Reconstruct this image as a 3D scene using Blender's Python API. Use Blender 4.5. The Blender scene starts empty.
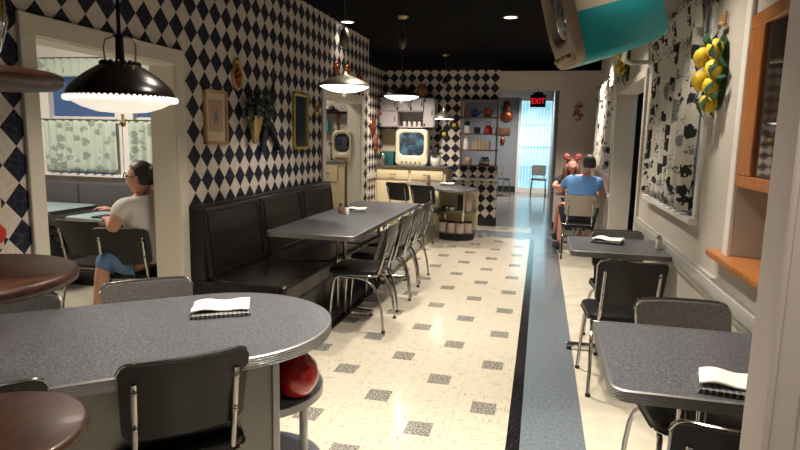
import bpy, bmesh, math, random
from mathutils import Vector, Matrix
PI = math.pi
random.seed(7)
S = bpy.context.scene
COL = S.collection

# ------------------------------------------------------------------ camera
CR = Vector((0.97203379, 0.23393421, 0.020618))
CU = Vector((-0.05440546, 0.13891375, 0.98880889))
CF = Vector((-0.2284521, 0.96227738, -0.14775616))
FPX = 583.43
EYE = Vector((0, 0, 1.45))
cd = bpy.data.cameras.new('camera')
cam = bpy.data.objects.new('camera', cd)
COL.objects.link(cam)
cd.sensor_width = 36
cd.lens = 36 * FPX / 800
cd.clip_start = 0.02
cam.matrix_world = Matrix(((CR.x, CU.x, -CF.x, EYE.x), (CR.y, CU.y, -CF.y, EYE.y), (CR.z, CU.z, -CF.z, EYE.z), (0, 0, 0, 1)))
S.camera = cam
S.view_settings.view_transform = 'Standard'
S.view_settings.look = 'None'
S.view_settings.gamma = 1
S.view_settings.use_curve_mapping = False
S.view_settings.exposure = -0.5

# ------------------------------------------------------------------ world (evening light outside)
w = bpy.data.worlds.new('world'); S.world = w
w.use_nodes = True
w.node_tree.nodes['Background'].inputs[0].default_value = (0.62, 0.66, 0.8, 1)
w.node_tree.nodes['Background'].inputs[1].default_value = 0.10

# ------------------------------------------------------------------ room lamps and added fill lights
def area(name, loc, size, power, color=(1, .86, .68), rot=(0, 0, 0), spread=180, sy=None):
    l = bpy.data.lights.new(name, 'AREA')
    l.energy = power * 2.6; l.color = color; l.spread = math.radians(spread)
    if sy is None:
        l.shape = 'DISK'; l.size = size
    else:
        l.shape = 'RECTANGLE'; l.size = size; l.size_y = sy
    o = bpy.data.objects.new(name, l); COL.objects.link(o)
    o.location = loc; o.rotation_euler = rot
    return o
WARM = (1, .885, .75)
DOWN = [(-.35, 2.0, 20), (-1.1, 2.6, 18), (-.35, 4.3, 21), (-.39, 6.48, 24), (.30, 3.1, 10), (-2.2, 6.5, 1), (.55, 8.4, 26), (-1.2, 4.6, 14), (.35, 5.6, 8), (.3, .6, 10), (-.9, .2, 9)]  # last entries: unseen fill lights added near the camera, without fixtures
for x, y, p in DOWN:
    area('ceiling_spot_and_fill', (x, y, 2.715), .13, p * .80, WARM, spread=94)
area('kitchen_fill_light', (-2.0, 8.5, 2.70), .2, 34, WARM, spread=120)  # added to brighten the back kitchen, no fixture there
area('nook_fill_light', (-4.1, 3.6, 2.55), .5, 34, (1, .9, .78))  # unseen light added because the nook needs brightening
area('side_kitchen_lamp', (-3.3, 6.6, 2.55), .4, 12, WARM)
area('corridor_fill_light', (-.5, 15.0, 2.95), .6, 60, (1, .96, .9), spread=140)  # unseen light added to brighten the corridor and its far wall
area('side_room_lamp', (2.0, 6.3, 2.5), .4, 3, (.75, .85, 1))

# ------------------------------------------------------------------ pixel -> point on a known plane
def ray(x, y):
    return (CR * (x - 400) - CU * (y - 225) + CF * FPX).normalized()
def PX(x, y, X):
    d = ray(x, y); return EYE + d * ((X - EYE.x) / d.x)
def PY(x, y, Y):
    d = ray(x, y); return EYE + d * ((Y - EYE.y) / d.y)
def PZ(x, y, z):
    d = ray(x, y); return EYE + d * ((z - EYE.z) / d.z)
def PD(x, y, D):
    return EYE + ray(x, y) * D

# ------------------------------------------------------------------ node helpers
class NT:
    def __init__(s, name):
        s.m = bpy.data.materials.new(name); s.m.use_nodes = True
        s.t = s.m.node_tree; s.n = s.t.nodes; s.l = s.t.links
        s.b = s.n['Principled BSDF']
    def set(s, **k):
        mp = dict(color='Base Color', rough='Roughness', metal='Metallic', coat='Coat Weight', trans='Transmission Weight', spec='Specular IOR Level', em='Emission Color', es='Emission Strength', alpha='Alpha', normal='Normal', ior='IOR', cr='Coat Roughness', sheen='Sheen Weight')
        for a, v in k.items():
            i = s.b.inputs[mp[a]]
            if isinstance(v, bpy.types.NodeSocket): s.l.new(v, i)
            elif isinstance(v, tuple): i.default_value = (*v, 1) if len(v) == 3 else v
            else: i.default_value = v
        return s
    def coord(s):
        c = s.n.new('ShaderNodeTexCoord'); x = s.n.new('ShaderNodeSeparateXYZ')
        s.l.new(c.outputs['Object'], x.inputs[0])
        s.vec = c.outputs['Object']
        return x.outputs[0], x.outputs[1], x.outputs[2]
    def op(s, o, a, b=0.0, c=0.0):
        n = s.n.new('ShaderNodeMath'); n.operation = o
        for i, v in enumerate((a, b, c)):
            if isinstance(v, bpy.types.NodeSocket): s.l.new(v, n.inputs[i])
            else: n.inputs[i].default_value = v
        return n.outputs[0]
    def mix(s, f, a, b):
        n = s.n.new('ShaderNodeMix'); n.data_type = 'RGBA'
        for i, v in ((0, f), (6, a), (7, b)):
            if isinstance(v, bpy.types.NodeSocket): s.l.new(v, n.inputs[i])
            elif isinstance(v, tuple): n.inputs[i].default_value = (*v, 1)
            else: n.inputs[i].default_value = v
        return n.outputs[2]
    def noise(s, scale, detail=2.0, vec=None, rough=.5, dist=0):
        n = s.n.new('ShaderNodeTexNoise'); n.inputs['Scale'].default_value = scale
        n.inputs['Detail'].default_value = detail; n.inputs['Roughness'].default_value = rough
        n.inputs['Distortion'].default_value = dist
        s.l.new(vec or s.vec, n.inputs['Vector'])
        return n.outputs['Fac']
    def vor(s, scale, feature='F1', vec=None, out='Distance', rnd=1.0):
        n = s.n.new('ShaderNodeTexVoronoi'); n.feature = feature; n.inputs['Scale'].default_value = scale
        n.inputs['Randomness'].default_value = rnd
        s.l.new(vec or s.vec, n.inputs['Vector'])
        return n.outputs[out]
    def comb(s, x, y, z):
        n = s.n.new('ShaderNodeCombineXYZ')
        for i, v in enumerate((x, y, z)):
            if isinstance(v, bpy.types.NodeSocket): s.l.new(v, n.inputs[i])
            else: n.inputs[i].default_value = v
        return n.outputs[0]
    def bump(s, h, strength=.2, dist=.01):
        n = s.n.new('ShaderNodeBump'); n.inputs['Strength'].default_value = strength
        n.inputs['Distance'].default_value = dist
        s.l.new(h, n.inputs['Height']); s.set(normal=n.outputs[0]); return s
    def ramp(s, v, lo, hi):
        n = s.n.new('ShaderNodeMapRange'); s.l.new(v, n.inputs[0])
        n.inputs[1].default_value = lo; n.inputs[2].default_value = hi
        return n.outputs[0]

def simple(name, color, rough=.5, metal=0., var=.12, scale=14., bump=0., **k):
    t = NT(name); t.coord()
    f = t.noise(scale, 3)
    d = tuple(max(0, c * (1 - var)) for c in color); e = tuple(min(1, c * (1 + var)) for c in color)
    t.set(color=t.mix(f, d, e), rough=rough, metal=metal, **k)
    if bump: t.bump(f, bump, .005)
    return t.m

def speckle(name, base, a, b, rough=.3, scale=260, **k):
    t = NT(name); t.coord()
    n1 = t.noise(scale, 2, rough=.8); n2 = t.noise(scale * .55, 2)
    c = t.mix(t.ramp(n1, .52, .62), base, a)
    c = t.mix(t.ramp(n2, .58, .66), c, b)
    t.set(color=c, rough=rough, **k)
    return t.m

def emis(name, color, strength):
    t = NT(name); t.set(color=color, em=color, es=strength, rough=.4); return t.m

def diamond_mat(name, axis, u0, top):
    t = NT(name); x, y, z = t.coord()
    h = x if axis == 'X' else y
    u = t.op('ABSOLUTE', t.op('SUBTRACT', t.op('FRACT', t.op('DIVIDE', t.op('SUBTRACT', h, u0), .155)), .5))
    v = t.op('ABSOLUTE', t.op('SUBTRACT', t.op('FRACT', t.op('DIVIDE', t.op('SUBTRACT', z, 1.212), .166)), .5))
    s = t.op('ADD', u, v)
    m = t.op('LESS_THAN', s, .5)
    e = t.vor(26, 'DISTANCE_TO_EDGE')
    ln = t.op('LESS_THAN', e, .035)
    cream = t.mix(t.op('MULTIPLY', ln, .4), (.60, .53, .46), (.30, .27, .26))
    navy = t.mix(t.op('MULTIPLY', ln, .35), (.008, .010, .022), (.10, .11, .16))
    c = t.mix(m, cream, navy)
    ab = t.op('GREATER_THAN', z, top)
    c = t.mix(ab, c, (.004, .004, .006))
    t.set(color=c, rough=.75, spec=.25)
    return t.m

M = {}
M['wallpaper_side'] = diamond_mat('wallpaper_side', 'Y', 3.4925, 2.73)
M['wallpaper_side2'] = diamond_mat('wallpaper_side_low', 'Y', 3.4925, 2.58)
M['wallpaper_back'] = diamond_mat('wallpaper_back', 'X', -1.3375, 2.58)
M['plaster'] = simple('plaster', (.52, .48, .42), .8, var=.05, scale=60, bump=.15)
M['plaster_end'] = simple('plaster_end', (.50, .44, .40), .8, var=.04, scale=30)
M['greywall'] = simple('grey_wall', (.22, .23, .25), .8, var=.05)
M['trim'] = simple('cream_trim', (.62, .57, .48), .45, var=.04)
M['white'] = simple('white_paint', (.78, .75, .70), .5, var=.03)
M['black'] = simple('black_paint', (.006, .006, .008), .6)
M['ceil'] = simple('black_ceiling', (.0025, .0025, .0035), .95, spec=.08)
M['chrome'] = simple('chrome', (.45, .44, .42), .16, 1., var=.04)
M['steel'] = simple('brushed_steel', (.24, .235, .22), .42, 1., var=.1, scale=40)
M['bandmetal'] = simple('ribbed_metal_band', (.36, .355, .35), .38, 1., var=.05)
M['vinyl'] = simple('black_vinyl', (.006, .0055, .0055), .36, var=.2, scale=50, bump=.05, spec=.35)
M['vinyl_b'] = simple('bench_vinyl', (.010, .008, .007), .27, var=.25, scale=6, bump=.25)
M['glitter'] = speckle('glitter_vinyl', (.10, .095, .09), (.3, .29, .27), (.05, .048, .045), .3, 420, coat=.3, metal=.3)
M['laminate'] = speckle('grey_laminate', (.055, .059, .070), (.17, .178, .195), (.020, .021, .026), .33, 170)
M['lamblue'] = speckle('light_blue_laminate', (.30, .42, .46), (.4, .5, .53), (.24, .34, .38), .25, 200)
M['wood'] = None
def wood(name, a, b, rough=.3, sc=(1, 12, 1)):
    t = NT(name); x, y, z = t.coord()
    v = t.comb(t.op('MULTIPLY', x, sc[0]), t.op('MULTIPLY', y, sc[1]), t.op('MULTIPLY', z, sc[2]))
    f = t.noise(9, 4, v, .6, .6)
    t.set(color=t.mix(t.ramp(f, .3, .7), a, b), rough=rough, coat=.05)
    return t.m
M['wood'] = wood('dark_walnut', (.022, .008, .004), (.075, .026, .011), .42, (9, 1.2, 1))
M['orange'] = wood('orange_oak', (.28, .085, .018), (.52, .20, .05), .35, (6, 6, 1))
M['shelfwood'] = wood('shelf_wood', (.10, .03, .015), (.2, .07, .035), .5)
M['glassw'] = emis('lit_milk_glass', (1, .93, .80), 5)
M['glassn'] = emis('lit_milk_glass_near', (1, .90, .76), 1.0)
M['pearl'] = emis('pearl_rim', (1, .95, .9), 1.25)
M['bronze'] = simple('dark_bronze', (.022, .018, .014), .25, .6)
M['brass'] = simple('brass', (.45, .34, .16), .3, 1.)
M['pewter'] = simple('pewter', (.16, .15, .12), .38, .9)
M['teal'] = simple('turquoise_enamel', (.015, .36, .42), .35, var=.04, coat=.3)
M['cream'] = simple('cream_enamel', (.66, .56, .36), .4, var=.03)
M['creamtv'] = simple('tv_cream', (.62, .56, .42), .35, var=.03)
M['bezel'] = simple('tv_bezel', (.30, .24, .17), .35, var=.08)
M['copper'] = simple('copper', (.38, .11, .05), .3, .85, var=.35, scale=30)
M['terra'] = simple('terracotta', (.24, .08, .045), .6, var=.4, scale=40)
M['yellow'] = simple('lemon_glaze', (.74, .50, .03), .5, var=.1, scale=30, bump=.2)
M['leaf'] = simple('green_leaf', (.02, .07, .035), .45, var=.5, scale=40)
M['leafd'] = simple('dark_foliage', (.006, .022, .010), .55, var=.5, scale=40)
M['red'] = simple('red_glaze', (.42, .006, .005), .12, var=.08, coat=.8)
M['redmatte'] = simple('red_enamel', (.5, .02, .02), .4)
M['bluep'] = simple('blue_glaze', (.02, .06, .28), .3, var=.5, scale=30)
M['skin'] = simple('skin', (.50, .25, .17), .55, var=.06)
M['skinm'] = simple('skin_man', (.55, .25, .19), .55, var=.06)
M['hair'] = simple('brown_hair', (.03, .013, .009), .5, var=.5, scale=90)
M['hairg'] = simple('dark_grey_hair', (.035, .028, .025), .6, var=.5, scale=90)
M['hairl'] = simple('auburn_hair', (.09, .035, .02), .5, var=.4, scale=90)
M['shirtw'] = simple('white_shirt', (.62, .60, .56), .8, var=.05, bump=.2)
M['shirtb'] = simple('blue_shirt', (.11, .27, .58), .8, var=.15, scale=30, bump=.2)
M['blackcloth'] = simple('black_cloth', (.012, .012, .014), .85)
M['navy'] = simple('navy_cloth', (.012, .016, .035), .85)
M['denim'] = simple('denim', (.10, .19, .33), .85, var=.25, scale=60, bump=.2)
M['napkin'] = simple('white_napkin', (.80, .77, .72), .85, var=.03, bump=.2)
M['gold'] = simple('gilt', (.50, .36, .06), .4, .5)
M['paper'] = simple('aged_paper', (.46, .30, .19), .7, var=.06)
M['matp'] = simple('cream_mat', (.60, .50, .35), .7, var=.03)
M['lightwood'] = wood('light_frame_wood', (.35, .20, .09), (.5, .31, .15), .4)
M['amber'] = simple('amber_glass', (.30, .17, .05), .08, var=.25, scale=20, coat=1.)
M['mirror'] = simple('mirror', (.6, .65, .72), .04, 1., var=.02)
M['rail'] = simple('grey_rail_paint', (.40, .39, .36), .35)
M['darkglass'] = simple('dark_glass', (.05, .035, .03), .05, 0., coat=1.)
M['blueglass'] = emis('evening_glass', (.035, .07, .16), .9)
M['litblue'] = emis('lit_blue_window', (.15, .45, .75), 1.2)
M['pinkbox'] = simple('pink_print', (.46, .34, .29), .6, var=.25, scale=50)
M['whitecer'] = simple('white_ceramic', (.7, .68, .62), .25, var=.03)
M['rubber'] = simple('black_rubber', (.008, .008, .008), .7)
M['khaki'] = simple('tan_vinyl', (.36, .31, .25), .4, var=.05)
M['books'] = None

# dark woven checked cloth
def plaid():
    t = NT('checked_cloth'); x, y, z = t.coord()
    a = t.op('LESS_THAN', t.op('FRACT', t.op('MULTIPLY', x, 60)), .35)
    b = t.op('LESS_THAN', t.op('FRACT', t.op('MULTIPLY', y, 60)), .35)
    t.set(color=t.mix(t.op('MAXIMUM', a, b), (.03, .03, .032), (.20, .2, .2)), rough=.8); return t.m
M['plaid'] = plaid()

def curtain_print(name, base, axes='YZ', mint=False):
    t = NT(name); x, y, z = t.coord()
    h = {'YZ': y, 'XZ': x}[axes]
    v = t.comb(t.op('MULTIPLY', h, 10.5), t.op('MULTIPLY', z, 12.0), 0.0)
    d = t.vor(1.0, 'F1', v, rnd=.75)
    cn = t.n.new('ShaderNodeTexVoronoi'); cn.inputs['Scale'].default_value = 1.0; cn.inputs['Randomness'].default_value = .75
    t.l.new(v, cn.inputs['Vector'])
    sp = t.n.new('ShaderNodeSeparateColor'); t.l.new(cn.outputs['Color'], sp.inputs[0])
    wob = t.noise(42, 2)
    blob = t.op('LESS_THAN', t.op('ADD', d, t.op('MULTIPLY', wob, .7)), .82)
    ring = t.op('LESS_THAN', t.op('ABSOLUTE', t.op('SUBTRACT', t.op('FRACT', t.op('MULTIPLY', t.op('ADD', d, t.op('MULTIPLY', wob, .5)), 6.0)), .5)), .13)
    isb = t.op('GREATER_THAN', sp.outputs[0], .45)
    isg = t.op('MULTIPLY', t.op('LESS_THAN', sp.outputs[0], .45), t.op('GREATER_THAN', sp.outputs[0], .24))
    isl = t.op('LESS_THAN', sp.outputs[0], .30)
    near = t.op('LESS_THAN', d, .55)
    if mint:
        c = t.mix(t.op('MULTIPLY', t.op('MULTIPLY', blob, isb), .55), base, (.07, .12, .08))
        c = t.mix(t.op('MULTIPLY', t.op('MULTIPLY', ring, near), .25), c, (.2, .28, .22))
    else:
        c = t.mix(t.op('MULTIPLY', blob, isb), base, (.012, .012, .016))
        c = t.mix(t.op('MULTIPLY', blob, isg), c, (.19, .20, .20))
        c = t.mix(t.op('MULTIPLY', t.op('MULTIPLY', ring, near), isl), c, (.10, .09, .09))
    t.set(color=c, rough=.85); return t.m
M['curtain'] = curtain_print('curtain_print', (.60, .57, .50))
M['mint'] = curtain_print('mint_curtain', (.50, .58, .50), 'XZ', True)

# floor: patterned tiles, black stripes, blue-grey lanes
def floor_mat():
    t = NT('vinyl_tile_floor'); x, y, z = t.coord()
    tx = t.op('DIVIDE', t.op('ADD', x, .231 + .1485), .297); ty = t.op('DIVIDE', t.op('SUBTRACT', y, 3.033 - .1578), .3155)
    fx = t.op('FRACT', tx); fy = t.op('FRACT', ty)
    par = t.op('FRACT', t.op('MULTIPLY', t.op('ADD', t.op('FLOOR', tx), t.op('FLOOR', ty)), .5))
    odd = t.op('GREATER_THAN', par, .25)
    par01 = t.op('SUBTRACT', 1.0, odd)
    inx = t.op('LESS_THAN', t.op('ABSOLUTE', t.op('SUBTRACT', fx, .5)), .225)
    iny = t.op('LESS_THAN', t.op('ABSOLUTE', t.op('SUBTRACT', fy, .5)), .225)
    patch = t.op('MULTIPLY', t.op('MULTIPLY', inx, iny), par01)
    # streaky marbling, direction alternates per tile
    v1 = t.comb(t.op('MULTIPLY', x, 14), t.op('MULTIPLY', y, 110), 0.0)
    v2 = t.comb(t.op('MULTIPLY', x, 110), t.op('MULTIPLY', y, 14), 0.0)
    s1 = t.ramp(t.noise(1, 3, v1, .6), .56, .7); s2 = t.ramp(t.noise(1, 3, v2, .6), .56, .7)
    st = t.op('ADD', t.op('MULTIPLY', s1, odd), t.op('MULTIPLY', s2, par01))
    cream = t.mix(t.op('MULTIPLY', st, .7), (.42, .385, .31), (.10, .085, .06))
    pn = t.ramp(t.noise(95, 2, rough=.7), .42, .6)
    pc = t.mix(pn, (.07, .072, .07), (.30, .28, .24))
    c = t.mix(patch, cream, pc)
    g = t.op('MAXIMUM', t.op('LESS_THAN', t.op('ABSOLUTE', t.op('SUBTRACT', fx, .5)), 0), t.op('GREATER_THAN', t.op('MAXIMUM', t.op('ABSOLUTE', t.op('SUBTRACT', fx, .5)), t.op('ABSOLUTE', t.op('SUBTRACT', fy, .5))), .494))
    c = t.mix(t.op('MULTIPLY', g, .35), c, (.25, .2, .15))
    def band(v, a, b):
        return t.op('MULTIPLY', t.op('GREATER_THAN', v, a), t.op('LESS_THAN', v, b))
    plain = t.mix(t.ramp(t.noise(6, 4), .35, .7), (.56, .52, .42), (.46, .43, .35))
    side = t.op('MAXIMUM', t.op('GREATER_THAN', x, .285), t.op('LESS_THAN', x, -1.86))
    c = t.mix(side, c, plain)
    blue = t.mix(t.ramp(t.noise(55, 3, rough=.7), .3, .7), (.085, .105, .125), (.15, .175, .20))
    c = t.mix(t.op('MAXIMUM', band(x, -.025, .285), band(x, -1.86, -1.54)), c, blue)
    blk = t.mix(t.op('GREATER_THAN', t.noise(150, 1), .68), (.006, .006, .007), (.16, .15, .13))
    c = t.mix(t.op('MAXIMUM', band(x, -.09, -.025), band(x, -1.54, -1.47)), c, blk)
    cross = t.op('MULTIPLY', band(y, 8.75, 9.35), t.op('GREATER_THAN', x, -.95))
    c = t.mix(cross, c, blue)
    # room behind: brown grey boards
    far = t.op('GREATER_THAN', y, 9.95)
    bw = t.comb(t.op('MULTIPLY', x, 3), t.op('MULTIPLY', y, 7), 0.0)
    fc = t.mix(t.ramp(t.noise(1.2, 2, bw), .4, .6), (.15, .125, .11), (.26, .22, .2))
    c = t.mix(far, c, fc)
    rr = t.op('ADD', .13, t.op('MULTIPLY', t.noise(7, 3), .1))
    t.set(color=c, rough=rr, coat=.25, cr=.08)
    t.bump(t.noise(3, 2), .04, .02)
    return t.m
M['floor'] = floor_mat()

# speckled wall of side kitchen
M['speckwall'] = speckle('speckled_paper', (.5, .45, .38), (.62, .57, .5), (.3, .24, .2), .8, 40)

# screen content: blue monochrome picture
def screen(name, st):
    t = NT(name); t.coord()
    f = t.ramp(t.noise(7, 4, dist=.8), .48, .75)
    c = t.mix(f, (.01, .05, .09), (.25, .6, .75))
    t.set(color=(.02, .02, .02), em=c, es=st, rough=.1); return t.m
M['screen'] = screen('tv_screen', .75)
def offscreen():
    t = NT('unlit_screen'); t.set(color=(.02, .022, .03), rough=.12, coat=1.); return t.m
M['offscreen'] = offscreen()
def books():
    t = NT('book_spines'); x, y, z = t.coord()
    n = t.n.new('ShaderNodeTexWhiteNoise'); n.noise_dimensions = '1D'
    t.l.new(t.op('FLOOR', t.op('MULTIPLY', x, 45)), n.inputs['W'])
    t.set(color=t.mix(n.outputs['Value'], (.42, .34, .24), (.16, .1, .07)), rough=.7); return t.m
M['books'] = books()
M['sheer'] = None
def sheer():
    t = NT('self_lit_sheer'); x, y, z = t.coord()
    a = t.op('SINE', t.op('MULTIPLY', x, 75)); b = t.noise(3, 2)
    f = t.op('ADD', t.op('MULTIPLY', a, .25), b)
    t.set(color=(.5, .7, .8), em=t.mix(t.ramp(f, .2, .9), (.20, .52, .64), (.62, .95, 1.0)), es=1.2, rough=.8); return t.m  # daylight from outside put into the cloth colour as emission
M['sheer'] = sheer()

# ------------------------------------------------------------------ mesh builder
class B:
    def __init__(s): s.v = []; s.f = []; s.mi = []; s.cur = 0; s.sm = []
    def add(s, v, f, smooth=True):
        o = len(s.v); s.v += [tuple(p) for p in v]
        for q in f:
            s.f.append(tuple(o + i for i in q)); s.mi.append(s.cur); s.sm.append(smooth)
        return s
    def mat(s, i): s.cur = i; return s
    def bm(s, bm, smooth=True):
        bm.verts.ensure_lookup_table(); bm.verts.index_update()
        s.add([v.co for v in bm.verts], [[v.index for v in f.verts] for f in bm.faces], smooth); bm.free(); return s
    def box(s, x0, x1, y0, y1, z0, z1, bev=0., seg=2, M_=None):
        bm = bmesh.new(); bmesh.ops.create_cube(bm, size=1)
        for v in bm.verts:
            v.co = Vector(((x0 + x1) / 2 + v.co.x * (x1 - x0), (y0 + y1) / 2 + v.co.y * (y1 - y0), (z0 + z1) / 2 + v.co.z * (z1 - z0)))
        if bev: bmesh.ops.bevel(bm, geom=list(bm.edges), offset=bev, segments=seg, affect='EDGES', profile=.6)
        if M_: bmesh.ops.transform(bm, matrix=M_, verts=bm.verts)
        return s.bm(bm, bool(bev))
    def tube(s, pts, r, n=10, cap=True):
        pts = [Vector(p) for p in pts]; rs = r if isinstance(r, (list, tuple)) else [r] * len(pts)
        V = []; F = []; up = None
        for i, p in enumerate(pts):
            d = (pts[min(i + 1, len(pts) - 1)] - pts[max(i - 1, 0)]).normalized()
            if up is None:
                up = Vector((0, 0, 1)) if abs(d.z) < .9 else Vector((1, 0, 0))
            up = (up - d * up.dot(d))
            if up.length < 1e-4: up = d.orthogonal()
            up.normalize(); sd = d.cross(up)
            for k in range(n):
                a = 2 * PI * k / n; V.append(p + (up * math.cos(a) + sd * math.sin(a)) * rs[i])
        for i in range(len(pts) - 1):
            for k in range(n):
                a = i * n + k; b = i * n + (k + 1) % n; F.append((a, b, b + n, a + n))
        if cap:
            F.append(tuple(range(n))[::-1]); F.append(tuple(range(len(V) - n, len(V))))
        return s.add(V, F)
    def lathe(s, prof, c=(0, 0, 0), n=32, M_=None, sq=1.0):
        V = []; F = []
        for r, z in prof:
            for k in range(n):
                a = 2 * PI * k / n; V.append(Vector((c[0] + r * math.cos(a), c[1] + r * math.sin(a) * sq, c[2] + z)))
        for i in range(len(prof) - 1):
            for k in range(n):
                a = i * n + k; b = i * n + (k + 1) % n; F.append((a, b, b + n, a + n))
        if prof[0][0] > 1e-5: F.append(tuple(range(n))[::-1])
        if prof[-1][0] > 1e-5: F.append(tuple(range(len(V) - n, len(V))))
        if M_: V = [M_ @ v for v in V]
        return s.add(V, F)
    def loft(s, outline, layers):
        V = []; F = []; n = len(outline(0))
        for o, z in layers:
            for p in outline(o): V.append((p[0], p[1], z))
        for i in range(len(layers) - 1):
            for k in range(n):
                a = i * n + k; b = i * n + (k + 1) % n; F.append((a, b, b + n, a + n))
        F.append(tuple(range(n))[::-1]); F.append(tuple(range(len(V) - n, len(V))))
        return s.add(V, F)
    def ell(s, c, r, M_=None, seg=20, rings=12):
        V = []; F = []
        for i in range(rings + 1):
            t = PI * i / rings
            for k in range(seg):
                a = 2 * PI * k / seg
                v = Vector((r[0] * math.sin(t) * math.cos(a), r[1] * math.sin(t) * math.sin(a), r[2] * math.cos(t)))
                if M_: v = M_ @ v
                V.append(v + Vector(c))
        for i in range(rings):
            for k in range(seg):
                a = i * seg + k; b = i * seg + (k + 1) % seg; F.append((a, a + seg, b + seg, b))
        return s.add(V, F)
    def torus(s, c, R, r, M_=None, n=28, m=8, sq=1.):
        V = []; F = []
        for i in range(n):
            a = 2 * PI * i / n
            for k in range(m):
                b = 2 * PI * k / m
                v = Vector(((R + r * math.cos(b)) * math.cos(a), (R + r * math.cos(b)) * math.sin(a) * sq, r * math.sin(b)))
                if M_: v = M_ @ v
                V.append(v + Vector(c))
        for i in range(n):
            for k in range(m):
                F.append((i * m + k, ((i + 1) % n) * m + k, ((i + 1) % n) * m + (k + 1) % m, i * m + (k + 1) % m))
        return s.add(V, F)
    def make(s, name, mats, parent=None, loc=None, sharp=35, fix=True):
        me = bpy.data.meshes.new(name); me.from_pydata(s.v, [], s.f)
        for m in (mats if isinstance(mats, (list, tuple)) else [mats]): me.materials.append(M[m] if isinstance(m, str) else m)
        me.polygons.foreach_set('material_index', s.mi)
        me.polygons.foreach_set('use_smooth', [True] * len(s.f))
        bm = bmesh.new(); bm.from_mesh(me)
        bmesh.ops.remove_doubles(bm, verts=bm.verts, dist=1e-5)
        if fix: bmesh.ops.recalc_face_normals(bm, faces=bm.faces)
        bm.to_mesh(me); bm.free()
        me.set_sharp_from_angle(angle=math.radians(sharp))
        o = bpy.data.objects.new(name, me); COL.objects.link(o)
        if loc is not None: o.location = loc
        if parent: o.parent = parent
        return o

def tag(o, label, cat, group=None, kind=None):
    o['label'] = label; o['category'] = cat
    if group: o['group'] = group
    if kind: o['kind'] = kind
    return o
def thing(name, loc, label, cat, group=None, rz=0):
    o = bpy.data.objects.new(name, None); COL.objects.link(o)
    o.empty_display_size = .05
    o.location = loc; o.rotation_euler = (0, 0, rz)
    return tag(o, label, cat, group)
def copy_tree(o, loc=None, rz=None, label=None, parent=None):
    c = o.copy(); COL.objects.link(c)
    if parent: c.parent = parent
    if loc is not None: c.location = loc
    if rz is not None: c.rotation_euler = (0, 0, rz)
    if label: c['label'] = label
    for ch in list(o.children): copy_tree(ch, parent=c)
    return c
def struct(b, name, mats, **k):
    o = b.make(name, mats, **k); o['kind'] = 'structure'; return o
def rrect(w, d, r, n=6, cx=0, cy=0):
    def f(o):
        W = w / 2 + o; D = d / 2 + o; R = max(r + o, .001); P = []
        for sx, sy, a0 in ((1, 1, 0), (-1, 1, PI / 2), (-1, -1, PI), (1, -1, 1.5 * PI)):
            for i in range(n + 1):
                a = a0 + PI / 2 * i / n
                P.append((cx + sx * (W - R) + R * math.cos(a), cy + sy * (D - R) + R * math.sin(a)))
        return P
    return f
def arc(c, r, a0, a1, n, ax='xz'):
    return [(c[0] + r * math.cos(a0 + (a1 - a0) * i / n), c[1] + r * math.sin(a0 + (a1 - a0) * i / n)) for i in range(n + 1)]

# ------------------------------------------------------------------ ROOM SHELL
XL = -2.3; XR = .85; H = 2.73; YB = 9.9; TH = .17
b = B(); b.box(-7, 4, -3, 18, -.1, 0); struct(b, 'floor', 'floor')
b = B(); b.box(XL - TH, XR + .2, -2, 9.9, H, H + .1); struct(b, 'ceiling', 'ceil')
# left wall with two cased openings
O1 = (2.29, 3.38, 1.89); O2 = (6.03, 7.35, 1.89)
b = B(); x0, x1 = XL - TH, XL
for y0, y1, z0 in ((-2, O1[0], 0), (O1[0], O1[1], O1[2]), (O1[1], O2[0], 0), (O2[0], O2[1], O2[2]), (O2[1], 7.69, 0)):
    b.box(x0, x1, y0, y1, z0, H)
struct(b, 'wall_left', 'wallpaper_side')
b = B(); b.box(-2.87, -2.7, 7.69, 10.05, 0, H)
struct(b, 'wall_kitchen_left', 'wallpaper_side2')
tn = 0
def casing(x, sx, y0, y1, zt, wd, name, mat='trim', z0=0.0, depth=TH, head=True, wh=.085):
    """cased opening in a wall of constant X: lining boards plus face casing on side sx"""
    b = B(); xa, xb = sorted((x, x - sx * depth))
    b.box(xa - .005, xb + .005, y0, y0 + .018, z0, zt); b.box(xa - .005, xb + .005, y1 - .018, y1, z0, zt)
    b.box(xa - .005, xb + .005, y0 + .018, y1 - .018, zt - .018, zt)
    fa, fb = sorted((x, x + sx * .022))
    b.box(fa, fb, y0 - wd, y0 + .012, z0, zt - .012, .004, 1); b.box(fa, fb, y1 - .012, y1 + wd, z0, zt - .012, .004, 1)
    b.box(fa, fb + sx * .0, y0 - wd, y1 + wd, zt - .012, zt + wh, .004, 1)
    struct(b, name, mat)
casing(XL, 1, *O1, .075, 'trim_1')
casing(XL, 1, *O2, .08, 'trim_2')
# chair rail on the left kitchen wall
b = B(); b.box(-2.7, -2.67, 7.69, 9.5, .78, .85, .006, 1); struct(b, 'trim_3', 'rail')
# back wall with the shelf opening, half wall, header
b = B()
b.box(-2.87, -1.34, YB, YB + .12, 0, H); b.box(-1.34, -.72, YB, YB + .12, 2.10, H)
b.box(-1.34, -.70, YB - .0, YB + .12, 0, 1.0)
struct(b, 'wall_back', 'wallpaper_back')
b = B(); b.box(-1.45, -.69, YB - .02, YB, 0, .13); b.box(-.70, -.69, YB - .02, YB + .14, 0, .13); struct(b, 'baseboard_back', 'black')
b = B(); b.box(-.72, .24, YB, YB + .15, 2.26, 2.56); b.box(-.72, .24, YB, YB + .01, 2.56, H)
struct(b, 'wall_header', ['plaster', 'ceil'])
b = B(); b.box(-.72, .24, YB - .01, YB, 2.56, H); struct(b, 'trim_4', 'ceil')
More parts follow.
